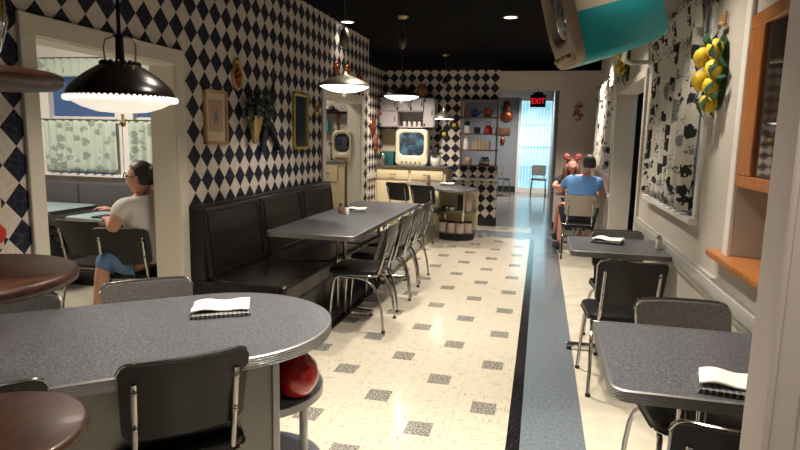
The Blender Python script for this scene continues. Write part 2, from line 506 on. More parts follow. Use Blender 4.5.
# end wall on the right where the couple sit
b = B(); b.box(.24, XR + .2, YB, YB + .12, 0, 2.56); struct(b, 'wall_end', 'plaster_end')
b = B(); b.box(.24, XR + .2, YB, YB + .12, 2.56, H); struct(b, 'trim_5', 'ceil')
b = B(); b.box(.235, XR, YB - .02, YB, 0, .12); struct(b, 'baseboard_end', 'black')
# corridor
b = B(); b.box(.24, .4, 10.02, 16.8, 0, 3); struct(b, 'wall_corridor_right', 'greywall')
b = B(); b.box(-3.4, -.62, 16.8, 17, 0, 3.1); b.box(-.62, .4, 16.8, 17, 2.55, 3.1); b.box(.38, .42, 16.8, 17, 0, 2.55)
struct(b, 'wall_far', 'greywall')
b = B(); b.box(-3.4, -.62, 16.77, 16.8, 0, .16); struct(b, 'baseboard_far', 'black')
b = B(); b.box(-3.4, .42, 16.70, 16.8, 2.62, 2.86, .01, 1); struct(b, 'trim_6', 'white')
b = B(); b.box(-3.6, .6, 10.02, 17.2, 3.0, 3.1); struct(b, 'ceiling_corridor', 'ceil')
b = B(); b.box(-3.6, -3.4, 10.02, 17, 0, 3.0); struct(b, 'wall_corridor_left', 'greywall')
# glazed double door at the far end
b = B()
for xx in (-.66, .30): b.box(xx, xx + .07, 16.72, 16.8, 0, 2.6, .006, 1)
b.box(-.66, .37, 16.72, 16.8, 2.53, 2.62, .006, 1); b.box(-.6, .3, 16.73, 16.79, 0, .14)
for z in (.75, 1.3, 1.9): b.box(-.6, .3, 16.735, 16.77, z, z + .012)
d1 = struct(b, 'door_1', 'white')
V = []; F = []; n = 90
for i in range(n + 1):
    x = -.6 + .9 * i / n; y = 16.80 + .012 * math.sin(i * 1.25)
    V += [(x, y, .1), (x, y, 2.54)]
F = [(2 * i, 2 * i + 2, 2 * i + 3, 2 * i + 1) for i in range(n)]
b = B(); b.add(V, F); o = b.make('sheer_curtain', 'sheer'); tag(o, 'pale blue self-lit sheer curtain behind the glass of the far door', 'curtain')
sm = o.modifiers.new('t', 'SOLIDIFY'); sm.thickness = .003

# right wall: window A, wide opening, window C, niche with framed glass
WA = (3.50, 4.88, 1.05, 2.17); OB = (5.45, 7.38, 2.02); WC = (7.75, 9.45, 1.05, 2.15); NI = (1.35, 2.84, .95, 1.99)
b = B(); x0, x1 = XR, XR + .2
cuts = [(NI[0], NI[1], NI[2], NI[3]), (WA[0], WA[1], WA[2], WA[3]), (OB[0], OB[1], 0, OB[2]), (WC[0], WC[1], WC[2], WC[3])]
y = 1.0
for a, c, z0, z1 in cuts:
    b.box(x0, x1, y, a, 0, H)
    if z0 > 0: b.box(x0, x1, a, c, 0, z0)
    b.box(x0, x1, a, c, z1, H); y = c
b.box(x0, x1, y, YB, 0, H)
struct(b, 'wall_right', 'plaster')
b = B(); b.box(XR + .2, XR + .22, NI[0] - .05, NI[1] + .05, NI[2] - .05, NI[3] + .05); struct(b, 'wall_niche', 'white')
# white casings
b = B()
b.box(XR - .02, XR, NI[1], NI[1] + .07, .95, H, .004, 1)
struct(b, 'trim_7', 'white')
def windowframe(name, W):
    b = B(); a, c, z0, z1 = W
    b.box(XR - .02, XR + .2, a - .06, a, z0 - .03, z1 + .06, .004, 1); b.box(XR - .02, XR + .2, c, c + .06, z0 - .03, z1 + .06, .004, 1)
    b.box(XR - .02, XR + .2, a - .06, c + .06, z1, z1 + .07, .004, 1)
    b.box(XR + .01, XR + .04, a, c, (z0 + z1) / 2 - .02, (z0 + z1) / 2 + .02); b.box(XR + .01, XR + .04, a, a + .05, z0, z1); b.box(XR + .01, XR + .04, c - .05, c, z0, z1)
    b.box(XR - (.055 if a < 5 else .02), XR + .2, a - .08, c + .08, z0 - .035, z0, .008, 2)
    o = struct(b, name, 'white')
    g = B(); g.box(XR + .022, XR + .028, a, c, z0, z1); g.make('window_glass', 'blueglass', o)
windowframe('window_1', WA); windowframe('window_2', WC)
casing(XR, -1, OB[0], OB[1], OB[2], .06, 'trim_8', 'plaster', 0, .2, wh=.06)
# chair rail
b = B()
for y0, y1 in ((1.0, OB[0] - .06), (OB[1] + .06, YB)):
    b.box(XR - .03, XR, y0, y1, .735, .80, .008, 2); b.box(XR - .018, XR, y0, y1, .70, .735); b.box(XR - .022, XR, y0, y1, .80, .815)
struct(b, 'trim_9', 'rail')
b = B()
for y0, y1 in ((1.0, OB[0] - .06), (OB[1] + .06, YB)): b.box(XR - .015, XR, y0, y1, 0, .1)
struct(b, 'baseboard_right', 'black')
# side room beyond the right opening
b = B(); b.box(3.0, 3.1, 4.5, 13, 0, 2.6); b.box(1.05, 3.1, 12.9, 13, 0, 2.6); b.box(1.05, 3.1, 4.5, 4.6, 0, 2.6); struct(b, 'wall_side_room', 'greywall')
b = B(); b.box(1.05, 3.1, 4.5, 13, 2.6, 2.7); struct(b, 'ceiling_side_room', 'ceil')
b = B(); b.box(1.25, 1.75, 12.86, 12.9, .95, 1.75); o = struct(b, 'window_3', 'litblue')
b = B(); 
for xx in (1.2, 1.72): b.box(xx, xx + .06, 12.83, 12.9, .9, 1.8)
b.box(1.2, 1.78, 12.83, 12.9, 1.75, 1.82); b.box(1.2, 1.78, 12.83, 12.9, .88, .95)
struct(b, 'trim_10', 'white')

# foreground jamb of the opening the picture is taken through
b = B()
b.box(.372, .384, .995, 1.09, 0, H, .003, 1); b.box(.380, .44, 1.0, 1.1, 0, H)
b.box(.418, .52, .985, 1.0, 0, H, .003, 1)
struct(b, 'trim_11', 'plaster_end')
b = B(); b.box(.44, 2.2, 1.0, 1.1, 0, H); struct(b, 'wall_front', 'plaster_end')

# room 1 (nook with booth) behind the first opening
RY = 5.15
b = B(); b.box(-6.6, XL - TH, RY, RY + .15, 0, 1.0)
ws = [(-5.02, -4.15), (-4.02, -3.15)]
b.box(-6.6, ws[0][0], RY, RY + .15, 1.0, 2.1); b.box(ws[0][1], ws[1][0], RY, RY + .15, 1.0, 2.1); b.box(ws[1][1], XL - TH, RY, RY + .15, 1.0, 2.1)
b.box(-6.6, XL - TH, RY, RY + .15, 2.1, 2.6)
b.box(-6.6, -6.45, 1.2, RY, 0, 2.6); b.box(-6.6, XL - TH, 1.05, 1.2, 0, 2.6)
struct(b, 'wall_nook', 'white')
b = B(); b.box(-6.6, XL - TH, 1.05, RY + .15, 2.6, 2.7); struct(b, 'ceiling_nook', 'white')
for i, (a, c) in enumerate(ws):
    b = B()
    b.box(a - .03, a + .04, RY - .02, RY + .1, 1.0, 2.12); b.box(c - .04, c + .03, RY - .02, RY + .1, 1.0, 2.12); b.box(a - .03, c + .03, RY - .02, RY + .1, 2.08, 2.14)
    b.box(a, c, RY + .03, RY + .07, 1.56, 1.60)
    o = struct(b, 'window_%d' % (4 + i), 'white')
    g = B(); g.box(a, c, RY + .05, RY + .055, 1.0, 2.1); g.make('window_glass', 'blueglass', o)
b = B(); b.box(-6.4, XL - TH, RY - .07, RY, .985, 1.02, .006, 1); struct(b, 'trim_12', 'white')
# room 2 (side kitchen) behind second opening
b = B(); b.box(-5.2, XL - TH, 7.62, 7.69, 0, H); b.box(-5.2, -5.1, 5.3, 7.62, 0, 2.6); struct(b, 'wall_side_kitchen', 'speckwall')
b = B(); b.box(-5.2, -2.47, 5.3, 7.62, 2.6, 2.7); struct(b, 'ceiling_side_kitchen', 'greywall')

# ------------------------------------------------------------------ recessed downlights
first = None
for i, (x, y, p) in enumerate(DOWN):
    if not (1.5 < y): continue
    lab = 'small round recessed ceiling light set in the black ceiling'
    if first is None:
        t = thing('recessed_light', (x, y, H - .001), lab, 'ceiling light', 'recessed ceiling lights')
        b = B(); b.torus((0, 0, 0), .075, .008); b.make('ring', 'chrome', t)
        b = B(); b.lathe([(.0, .0), (.066, .0), (.066, -.004), (0, -.004)], n=24); b.make('lens', M['glassw'], t); first = t
    else: copy_tree(first, (x, y, H - .001), 0)

# ------------------------------------------------------------------ CHAIR
def chair(name, label, loc, rz, vin='vinyl', back='glitter', group='diner chairs', rear='vinyl'):
    t = thing(name, loc, label, 'chair', group, rz)
    b = B(); b.loft(rrect(.40, .39, .07, 6, 0, .02), [(-.03, .425), (-.004, .432), (0, .445), (-.004, .462), (-.035, .472), (-.10, .476)])
    b.make('seat', vin, t)
    b = B(); b.loft(rrect(.404, .394, .07, 6, 0, .02), [(0, .430), (.003, .434), (0, .438)]); b.make('seat_trim', 'chrome', t)
    # curved back: grid slab
    def bk(u, v, off):   # u -1..1, v 0..1
        x = u * (.178 + .008 * v)
        y = -.165 - .075 * v - .03 * (1 - u * u) + off
        z = .545 + .255 * v
        return Vector((x, y, z))
    def slab(r0, r1, off0, off1, inset=0.0, topz=None):
        V = []; F = []; nu, nv = 26, 6
        # rounded outline by squashing the corner columns
        for off in (off0, off1):
            for j in range(nv + 1):
                for i in range(nu + 1):
                    u = math.sin(PI / 2 * (-1 + 2 * i / nu)); v = j / nv
                    vv = r0 + (r1 - r0) * v
                    cr = max(0, abs(u) - .80) / .20
                    cut = .13 * (1 - math.sqrt(max(0, 1 - cr * cr)))
                    vv = vv - cut if v > .5 else (vv + cut if v < .5 else vv)
                    if 0 < j < nv: vv = r0 + cut + (r1 - r0 - 2 * cut) * v
                    V.append(bk(u * (1 - inset), vv, off))
        N = (nu + 1) * (nv + 1)
        for j in range(nv):
            for i in range(nu):
                a = j * (nu + 1) + i
                F.append((a, a + 1, a + nu + 2, a + nu + 1)); F.append((N + a, N + a + nu + 1, N + a + nu + 2, N + a + 1))
        for i in range(nu):
            F.append((i, i + N, i + 1 + N, i + 1)); a = nv * (nu + 1) + i; F.append((a, a + 1, a + 1 + N, a + N))
        for j in range(nv):
            a = j * (nu + 1); F.append((a, a + nu + 1, a + nu + 1 + N, a + N)); a += nu; F.append((a, a + N, a + N + nu + 1, a + nu + 1))
        return V, F
    b = B(); b.add(*slab(0, 1, 0.0, .028)); b.make('backrest', back, t, sharp=50)
    b = B(); b.add(*slab(-.01, 1.012, -.010, 0.0)); b.make('rear_panel', rear, t, sharp=50)
    b = B()
    pts = []
    for i in range(29):
        u = -1.02 + 2.04 * i / 28; cr = max(0, abs(u) - .80) / .22; cut = .14 * (1 - math.sqrt(max(0, 1 - cr * cr)))
        pts.append(bk(u, 1.02 - cut, .004))
    b.tube(pts, .0055, 8); b.make('chrome_piping', 'chrome', t)
    for sx in (-1, 1):
        b = B()
        b.tube([(sx * .150, .02, .415), (sx * .152, -.10, .412), (sx * .150, -.155, .425), (sx * .146, -.178, .47), (sx * .145, -.20, .55), (sx * .145, -.222, .65), (sx * .145, -.243, .745)], [.0105] * 6 + [.009], 10)
        p = b.make('back_post', 'chrome', t)
        for bx_, y, z in ((.145, -.228, .60), (.145, -.253, .72), (.165, -.238, .775)):
            b = B(); b.ell((sx * bx_, y, z), (.008, .006, .008), seg=10, rings=6); b.make('bolt', 'chrome', p)
        fl = [(sx * .155, -.06, .418), (sx * .158, .08, .418), (sx * .162, .135, .412), (sx * .167, .165, .39), (sx * .172, .178, .35), (sx * .182, .19, .2), (sx * .190, .20, .012)]
        rl = [(sx * .160, .10, .404), (sx * .162, -.0, .404), (sx * .168, -.08, .392), (sx * .176, -.135, .355), (sx * .182, -.175, .29), (sx * .187, -.205, .18), (sx * .190, -.225, .012)]
        for q in (fl, rl):
            b = B(); b.tube(q, .0105, 10); lg = b.make('leg', 'chrome', t)
            e = q[-1]; b = B(); b.lathe([(.012, 0), (.015, .002), (.015, .014), (.011, .022)], (e[0], e[1], 0), 12); b.make('rubber_foot', 'rubber', lg)
    return t
G = 'diner chairs around the tables'
c0 = chair('diner_chair', 'chrome diner chair with rivets on its back, tucked under near side of the round-ended table', (0, 0, 0), 0, group=G)
fwd = lambda dx, dy: math.atan2(-dx, dy)
def put(px, py, dx, dy, label, off=.23, src=None, **k):
    n = math.hypot(dx, dy); dx /= n; dy /= n
    return copy_tree(src or c0, (px + dx * off, py + dy * off, 0), fwd(dx, dy), label)
nd = (-.65, .76)
c0.location = (-1.0 + nd[0] * .23, 1.45 + nd[1] * .23, 0); c0.rotation_euler = (0, 0, fwd(*nd) + .06)
put(-1.39, 1.10, *nd, 'dark chair back at far left edge, partly behind the lowest round wooden shelf')
put(-1.65, 2.17, .65, -.76, 'glittery grey chair on far side of round-ended table, in front of the doorway')
put(-1.99, 1.78, .65, -.76, 'glittery grey chair on far side of round-ended table, partly behind middle wooden shelf')
put(.525, 3.36, -.08, 1, 'brown-grey vinyl chair facing away, drawn up to the near side of second right table')
put(.60, 2.55, .10, -1, 'glitter vinyl chair facing the camera behind the nearest right-hand table')
put(.525, 1.42, .05, 1, 'chair cut off by the bottom right edge, at near side of the right front table')
put(.575, 4.50, .12, -1, 'glitter chair facing the camera behind the second right-hand table')
for i, (yy, lab) in enumerate(((4.25, 'nearest'), (4.80, 'second nearest'), (5.30, 'third'), (5.82, 'farthest'))):
    put(-1.075 - .012 * i, yy, -1, .06 if i % 2 else -.02, '%s of the four chrome chairs lined along the long table aisle side' % lab)
put(-2.02, 8.25, .35, .95, 'left one of two dark chairs at the kitchen counter end')
put(-1.58, 7.93, .30, .95, 'right one of two dark chairs at the kitchen counter end, beside the open shelves')
put(-2.76, 3.40, -.30, .94, 'dark chair the woman in the white shirt sits on', off=.2)
put(-3.27, 3.56, -.05, 1, 'empty dark chair at blue table, left of the seated woman')
c_man = chair('diner_chair', 'tan-backed chrome chair with the blue-shirted man seated on it', (.50, 7.64, 0), 0, vin='vinyl', back='khaki', rear='khaki', group=None)
copy_tree(c_man, (.55, 9.15, 0), PI, 'tan-backed chair the woman in black sits on by end wall')
put(-1.12, 15.6, .5, -.8, 'dark chair silhouette left of the far glass door'); put(-.04, 15.9, .05, -1, 'dark chair silhouette right of the far glass door')

# ------------------------------------------------------------------ TABLES
def table_top(t, f, z, th=.036, mat='laminate'):
    b = B(); b.loft(f, [(-.008, z - th + .002), (-.008, z - .001), (-.0075, z)]); b.make('tabletop', mat, t)
    b = B(); L = [(-.012, z - th)]
    k = 5; hh = th / k
    for i in range(k):
        L += [(-.001, z - th + hh * i + .0008), (.0015, z - th + hh * (i + .3)), (.0015, z - th + hh * (i + .7)), (-.001, z - th + hh * (i + 1) - .0008)]
    L += [(-.008, z + .0004)]
    # ring only: outer band plus inner wall
    n = len(f(0)); V = []; F = []
    for o, zz in L: V += [(p[0], p[1], zz) for p in f(o)]
    for i in range(len(L) - 1):
        for j in range(n):
            a = i * n + j; c = i * n + (j + 1) % n; F.append((a, c, c + n, a + n))
    b.add(V, F); b.make('metal_edge', 'bandmetal', t, sharp=20)
def pedestal(t, x, y, z, fx=.27, fy=.27):
    b = B(); b.tube([(x - .03, y, .05), (x - .03, y, z)], .016, 12); b.tube([(x + .03, y, .05), (x + .03, y, z)], .016, 12); b.make('column', 'chrome', t)
    b = B(); b.box(x - fx, x + fx, y - .022, y + .022, .018, .052, .012, 2)
    if fy: b.box(x - .022, x + .022, y - fy, y + fy, .018, .052, .012, 2)
    bs = b.make('base', 'chrome', t)
    b = B()
    P = [(x - fx + .02, y), (x + fx - .02, y)] + ([(x, y - fy + .02), (x, y + fy - .02)] if fy else [])
    for q in P: b.lathe([(.016, 0), (.018, .004), (.016, .02)], (q[0], q[1], 0), 12)
    b.make('glide', 'rubber', bs)
def rtable(loc, w, d, label, r=.05, ped=((0, 0),), z=.76, fx=.27, fy=.25, mat='laminate', rz=0, grp=None):
    t = thing('dining_table', loc, label, 'table', grp, rz)
    table_top(t, rrect(w, d, r, 8), z, mat=mat)
    for p in ped: pedestal(t, p[0], p[1], z - .036, fx, fy)
    return t
rtable((.53, 1.995, 0), .60, .67, 'grey speckled table with ribbed metal edge, nearest on the right', fx=.24)
rtable((.525, 4.13, 0), .61, .62, 'second grey table on the right wall with a salt shaker', fx=.28)
rtable((.53, 8.45, 0), .60, .66, 'table between the seated man in blue and woman in black', fx=.27)
t = rtable((-1.58, 4.96, 0), .68, 2.27, 'long grey laminate table in front of the black wall bench', ped=((.03, -.50), (.03, .75)), fx=.28, fy=0)
# blue tables in the nook
rtable((-3.42, 4.22, 0), .62, .66, 'light blue table before the seated woman', mat='lamblue', rz=-.1, r=.08)
rtable((-4.55, 4.42, 0), .95, .62, 'light blue table by the booth, left in the nook', mat='lamblue', r=.08, fy=.08)

# round-ended table with display pedestal (axis at about 40 degrees)
dv = Vector((.76, .65, 0)).normalized(); nv_ = Vector((-.65, .76, 0)).normalized()
def ax(s_, t_): return dv * s_ + nv_ * t_
ang = math.atan2(dv.y, dv.x)
org = ax(.37, 2.17)
t = thing('round_end_table', (org.x, org.y, 0), 'large grey round-ended laminate table in the left foreground', 'table', None, ang)
def capsule(R, L, n=28):
    def f(o):
        r = R + o; P = [( -L, r)]
        P = [(r * math.cos(a), r * math.sin(a)) for a in [-PI / 2 + PI * i / n for i in range(n + 1)]]
        P += [(-L - o, r), (-L - o, -r)]
        return P
    return f
table_top(t, capsule(.41, 2.1), .76, .04)
b = B(); b.box(-.62, .125, -.28, .27, .0, .72, .004, 1); b.make('pedestal_panel', 'steel', t)
b = B(); b.box(.116, .142, -.292, -.268, 0, .72, .003, 1); b.box(.116, .142, .26, .284, 0, .72, .003, 1); b.make('corner_strip', 'bandmetal', t)
def halfround(R, n=24):
    def f(o):
        r = R + o
        return [(.13 + r * math.cos(a), r * math.sin(a)) for a in [-PI / 2 + PI * i / n for i in range(n + 1)]]
    return f
for z in (.49, .16):
    b = B(); b.loft(halfround(.255), [(-.006, z - .028), (0, z - .026), (0, z - .002), (-.005, z)]); b.mat(1)
    b.make('shelf', 'laminate', t)
    b = B(); f = halfround(.258); P = f(0)
    V = [(p[0], p[1], z - .03) for p in P] + [(p[0], p[1], z - .001) for p in P]; n = len(P)
    V2 = [(p[0], p[1], z - .03) for p in f(-.006)] + [(p[0], p[1], z - .001) for p in f(-.006)]
    F = [(i, i + 1, n + i + 1, n + i) for i in range(n - 1)]
    b.add(V + V2, F + [tuple(2 * n + q for q in g) for g in F] + [(n + i, n + i + 1, 3 * n + i + 1, 3 * n + i) for i in range(n - 1)])
    b.make('shelf_edge', 'bandmetal', t)
b = B(); b.tube([(.30, -.06, 0), (.30, -.06, .722)], .017, 14); b.make('support_pole', 'whitecer', t)
vp = ax(.61, 2.01)
b = B(); b.lathe([(0, 0), (.035, 0), (.058, .02), (.074, .06), (.076, .09), (.066, .125), (.045, .150), (.030, .158), (.028, .168), (.036, .174), (.030, .172), (.022, .16), (0, .15)], n=40)
o = b.make('glass_vase', 'red', None, (vp.x, vp.y, .491)); o.scale = (1.12, 1.12, 1); tag(o, 'glossy red round vase on the shelf under the round-ended table', 'vase')
vp = ax(.66, 1.99)
b = B(); b.lathe([(0, 0), (.045, 0), (.06, .02), (.062, .05), (.05, .07), (.03, .078), (0, .06)], n=30)
o = b.make('metal_bowl', 'chrome', None, (vp.x, vp.y, .161)); tag(o, 'shiny chrome pot on the lowest shelf below the red vase', 'pot')

# ------------------------------------------------------------------ BENCH
t = thing('wall_bench', (-1.95, 3.49, 0), 'long black vinyl bench with three back cushions along the diamond wall', 'bench')
L = 2.53
b = B(); b.box(-.30, .30, 0, L, 0, .30, .01, 2); b.make('base', 'vinyl_b', t)
for i in range(3):
    y0 = i * L / 3; y1 = y0 + L / 3
    b = B(); b.box(-.28, .35, y0 + .003, y1 - .003, .30, .455, .035, 4); b.make('seat_cushion', 'vinyl_b', t)
    b = B()
    M_ = Matrix.Translation((-.245, 0, .44)) @ Matrix.Rotation(math.radians(-7), 4, 'Y')
    b.box(-.045, .05, y0 + .003, y1 - .003, 0, .515, .03, 4, M_)
    bc = b.make('back_cushion', 'vinyl_b', t)
    b = B(); q = .055
    pts = [M_ @ Vector((.052, y0 + q, .04)), M_ @ Vector((.052, y1 - q, .04)), M_ @ Vector((.052, y1 - q, .475)), M_ @ Vector((.052, y0 + q, .475)), M_ @ Vector((.052, y0 + q, .04))]
    b.tube(pts, .004, 6); b.make('piping', 'vinyl', bc)
b = B(); b.box(-.345, .30, -.035, 0, 0, .46, .008, 2); b.box(-.345, -.22, -.035, 0, .46, .955, .008, 2); b.make('end_panel', 'vinyl', t)
b = B(); b.box(-.345, -.27, -.03, L, .93, .965, .008, 2); b.make('top_rail', 'vinyl', t)

# nook booth
t = thing('booth_bench', (-4.5, 4.85, 0), 'dark grey vinyl booth bench below the nook windows', 'bench')
b = B(); b.box(-1.9, 1.95, -.30, .2, 0, .40, .02, 2); b.make('base', 'vinyl_b', t)
b = B(); b.box(-1.9, 1.95, -.34, .05, .40, .48, .03, 3); b.make('seat_cushion', 'vinyl_b', t)
for i in range(4):
    b = B(); b.box(-1.9 + .96 * i + .003, -1.9 + .96 * (i + 1) - .003, .05, .16, .48, .95, .03, 3); b.make('back_cushion', simple('nook_vinyl', (.075, .072, .078), .4, var=.08), t)

# ------------------------------------------------------------------ CURTAINS
def wavy(fn, n, m):
    V = []; F = []
    for i in range(n + 1):
        for j in range(m + 1): V.append(fn(i / n, j / m))
    for i in range(n):
        for j in range(m):
            a = i * (m + 1) + j; F.append((a, a + 1, a + m + 2, a + m + 1))
    return V, F
def cloth(name, fn, n, m, mat, label, cat='curtain', parent=None, th=.004, group=None):
    b = B(); b.add(*wavy(fn, n, m)); o = b.make(name, mat, parent, sharp=180, fix=False)
    s = o.modifiers.new('thickness', 'SOLIDIFY'); s.thickness = th
    if label: tag(o, label, cat, group)
    return o
def curtainR(y0, y1, z0, z1, label, ph=0, gather=0.0, dx=0.0):
    def fn(u, v):
        y = y0 + (y1 - y0) * u; z = z1 + (z0 - z1) * v
        x = XR - .046 - dx + (.022 + .016 * v) * math.sin(u * (y1 - y0) * 40 + ph + .6 * math.sin(v * 2.5)) + .006 * math.sin(u * 31 + v * 5)
        return Vector((x, y + gather * .04 * math.sin(v * PI), z))
    return cloth('window_curtain', fn, 110, 18, 'curtain', label)
curtainR(3.505, 4.15, 1.075, 2.2, 'near panel of black and white kitchen print curtain on the right window')
curtainR(4.2, 4.875, 1.08, 2.2, 'far panel of black and white kitchen print curtain on the right window', 1.5)
curtainR(7.76, 9.44, 1.06, 2.14, 'kitchen print curtain on the distant right window behind the seated couple', .7)
def valance(y0, y1, z0, z1, label):
    def fn(u, v):
        y = y0 + (y1 - y0) * u; z = z1 + (z0 - z1) * v
        x = XR - .065 - .010 * math.sin(PI * min(1, v * 1.4)) + .012 * math.sin(u * (y1 - y0) * 70 + 1)
        return Vector((x, y, z + .015 * math.sin(u * (y1 - y0) * 19)))
    return cloth('curtain_valance', fn, 260, 10, 'curtain', label, 'valance')
valance(3.50, 5.05, 2.06, 2.27, 'gathered print valance across the top of the near right window')
valance(7.9, 9.45, 2.02, 2.22, 'gathered print valance over the distant right window')
for y0, y1, lab in ((3.4, 5.1, 'thin dark curtain rod over the near right window'), (7.8, 9.5, 'thin dark curtain rod over the distant right window')):
    t = thing('curtain_rod', (XR - .075, y0, 2.25), lab, 'curtain rod')
    b = B(); b.tube([(0, 0, 0), (0, y1 - y0, 0)], .007); b.make('rod', 'black', t)
    b = B()
    for yy in (.02, y1 - y0 - .02): b.tube([(.0, yy, 0), (.055, yy, 0)], .006); b.ell((0, yy * 1.0, 0), (.014, .014, .014), seg=10, rings=6)
    b.make('bracket', 'black', t)
def curtainN(x0, x1, z0, z1, label, ph, name='cafe_curtain', group=None):
    def fn(u, v):
        x = x0 + (x1 - x0) * u; z = z1 + (z0 - z1) * v
        y = RY - .075 + (.014 + .012 * v) * math.sin(u * (x1 - x0) * 62 + ph) + .005 * math.sin(u * 23)
        return Vector((x, y, z))
    return cloth(name, fn, 100, 10, 'mint', label, 'curtain')
curtainN(-5.0, -4.15, 1.035, 1.56, 'mint cafe curtain on the lower half of the left nook window', 0)
curtainN(-4.01, -3.1, 1.035, 1.56, 'mint cafe curtain on the lower half of nook window above the woman', 1)
curtainN(-5.05, -3.0, 1.99, 2.17, 'short mint valance across the top of the nook windows', 2, 'curtain_valance')
for x0, x1, z, lab in ((-5.1, -4.12, 1.565, 'thin rod of the left mint cafe curtain'), (-4.03, -3.05, 1.565, 'thin rod of the mint cafe curtain above the woman'), (-5.1, -2.95, 2.175, 'thin rod of the mint valance')):
    t = thing('curtain_rod', (x0, RY - .075, z), lab, 'curtain rod')
    b = B(); b.tube([(0, 0, 0), (x1 - x0, 0, 0)], .006); b.make('rod', 'pewter', t)
    b = B()
    for xx in (.01, x1 - x0 - .01): b.tube([(xx, 0, 0), (xx, .055, 0)], .005); b.ell((xx, 0, 0), (.013, .013, .013), seg=10, rings=6)
    b.make('bracket', 'pewter', t)

# ------------------------------------------------------------------ framed glass + sill in the niche
t = thing('framed_glass', (XR, NI[0], 1.27), 'orange oak framed glass panel in right wall beside the foreground jamb', 'window panel')
w_ = NI[1] - NI[0]; h_ = .72
b = B(); b.box(-.015, .012, 0, w_, 0, .05, .004, 1); b.box(-.015, .012, 0, w_, h_ - .06, h_, .004, 1); b.box(-.015, .012, 0, .10, .05, h_ - .06, .004, 1); b.box(-.015, .012, w_ - .17, w_, .05, h_ - .06, .004, 1)
b.make('frame', 'orange', t)
b = B(); b.box(.0, .006, .10, w_ - .17, .05, h_ - .06); b.make('glass', 'darkglass', t)
b = B(); b.box(XR - .06, XR + .2, NI[0] - .05, 3.02, .925, .957, .008, 2)
o = b.make('wooden_sill', 'orange', None); tag(o, 'orange varnished wooden sill below the oak framed glass', 'sill')

# ------------------------------------------------------------------ PENDANTS
def globe_lamp(label, p, R, zc, name='pendant_lamp', shade='pewter', glass='glassw', power=9, egg=None, kind=0, canopy=True):
    t = thing(name, (p[0], p[1], p[2]), label, 'pendant lamp')
    k = R / .2
    if kind == 0:      # metal dome with milk glass bowl
        b = B(); b.lathe([(R * 1.0, -.005), (R * 1.01, 0), (R * .97, .012 * k), (R * .78, .035 * k), (R * .55, .055 * k), (R * .3, .072 * k), (.03, .085 * k), (.018, .10 * k), (.012, .115 * k), (0, .115 * k)], n=48)
        sh = b.make('shade', shade, t)
        b = B(); b.lathe([(R * .97, .004), (R * .93, -.006), (R * .75, -.025 * k), (R * .5, -.040 * k), (R * .25, -.048 * k), (0, -.050 * k)], n=48); b.make('glass_bowl', glass, t)
        b = B(); b.torus((0, 0, -.050 * k - .016), .012, .003, Matrix.Rotation(PI / 2, 4, 'X'), 16, 6); b.make('pull_ring', 'whitecer', t)
    elif kind == 1:    # near lamp: deep dark dome, pearl rim
        b = B(); prof = [(R * 1.0, 0.0), (R * 1.0, .008)]
        for i in range(1, 13):
            q = i / 12; prof.append((R * (.985 - .64 * q ** 1.45), .01 + R * .58 * q ** .92))
        prof += [(.054, R * .64), (.050, R * .66), (0, R * .66)]
        b.lathe(prof, n=64); b.make('shade', shade, t)
        b = B()
        for i in range(64):
            a = 2 * PI * i / 64; b.ell((R * 1.0 * math.cos(a), R * 1.0 * math.sin(a), -.004), (.0075, .0075, .009), seg=8, rings=6)
        b.make('beaded_rim', 'pearl', t)
        b = B(); b.lathe([(R * .98, -.002), (R * .93, -.012), (R * .72, -.03), (R * .45, -.044), (0, -.05)], n=48); b.make('glass_bowl', glass, t)
        b = B()
        for i in range(18):
            a = 2 * PI * i / 18; b.ell((.054 * math.cos(a), .054 * math.sin(a), R * .63 + .004), (.0085, .0085, .0085), seg=8, rings=6)
        b.lathe([(.046, R * .60), (.046, R * .63), (.014, R * .645), (.012, R * .645 + .08), (.02, R * .645 + .09), (0, R * .645 + .09)], n=20)
        b.make('crown', 'bronze', t)
        b = B()
        for s_ in (-1, 1):
            zt = R * .645 + .085
            b.tube([(s_ * .055, 0, R * .62), (s_ * .06, 0, zt - .03), (s_ * .052, 0, zt - .008), (s_ * .03, 0, zt), (0, 0, zt)], .0028, 8)
        b.make('wire_loop', 'brass', t)
        b = B(); b.lathe([(.004, -.052), (.004, -.07), (.009, -.078), (.006, -.09), (0, -.092)], n=12); b.make('finial', 'brass', t)
    else:              # small bell
        b = B(); b.lathe([(R, 0), (R * 1.01, .006), (R * .95, .02), (R * .75, .055), (R * .5, .085), (.04, .10), (.036, .15), (.028, .16), (.028, .20), (.012, .21), (0, .21)], n=40); b.make('shade', shade, t)
        b = B(); b.lathe([(R * .95, .004), (R * .8, -.006), (0, -.012)], n=40); b.make('glass_bowl', glass, t)
    ztop = H - p[2]
    b = B(); b.tube([(0, 0, .1 * k), (0, 0, ztop)], .0035 if kind != 1 else .006, 8); b.make('cord', 'pewter' if kind != 1 else 'bronze', t)
    if canopy:
        b = B(); b.lathe([(0, ztop), (.055, ztop), (.06, ztop - .012), (.04, ztop - .03), (.01, ztop - .036), (0, ztop - .036)], n=28); b.make('canopy', 'brass', t)
    if egg:
        ez, er, eh = egg
        b = B(); b.lathe([(0, eh), (er * .3, eh * .97), (er * .7, eh * .7), (er, eh * .15), (er * .97, -eh * .2), (er * .75, -eh * .75), (er * .35, -eh), (0, -eh)], (0, 0, ez - p[2]), n=24); b.make('counterweight', 'pewter', t)
    l = bpy.data.lights.new('bulb', 'SPOT'); l.spot_size = math.radians(158); l.spot_blend = .5; l.energy = power; l.color = WARM; l.shadow_soft_size = .06
    o = bpy.data.objects.new('bulb', l); COL.objects.link(o); o.parent = t; o.location = (0, 0, -.16)
    return t
globe_lamp('dark bronze domed pendant with beaded rim, nearest, before the doorway', tuple(PX(122, 98, -1.32)), .163, 0, shade='bronze', glass='glassn', power=7, kind=1)
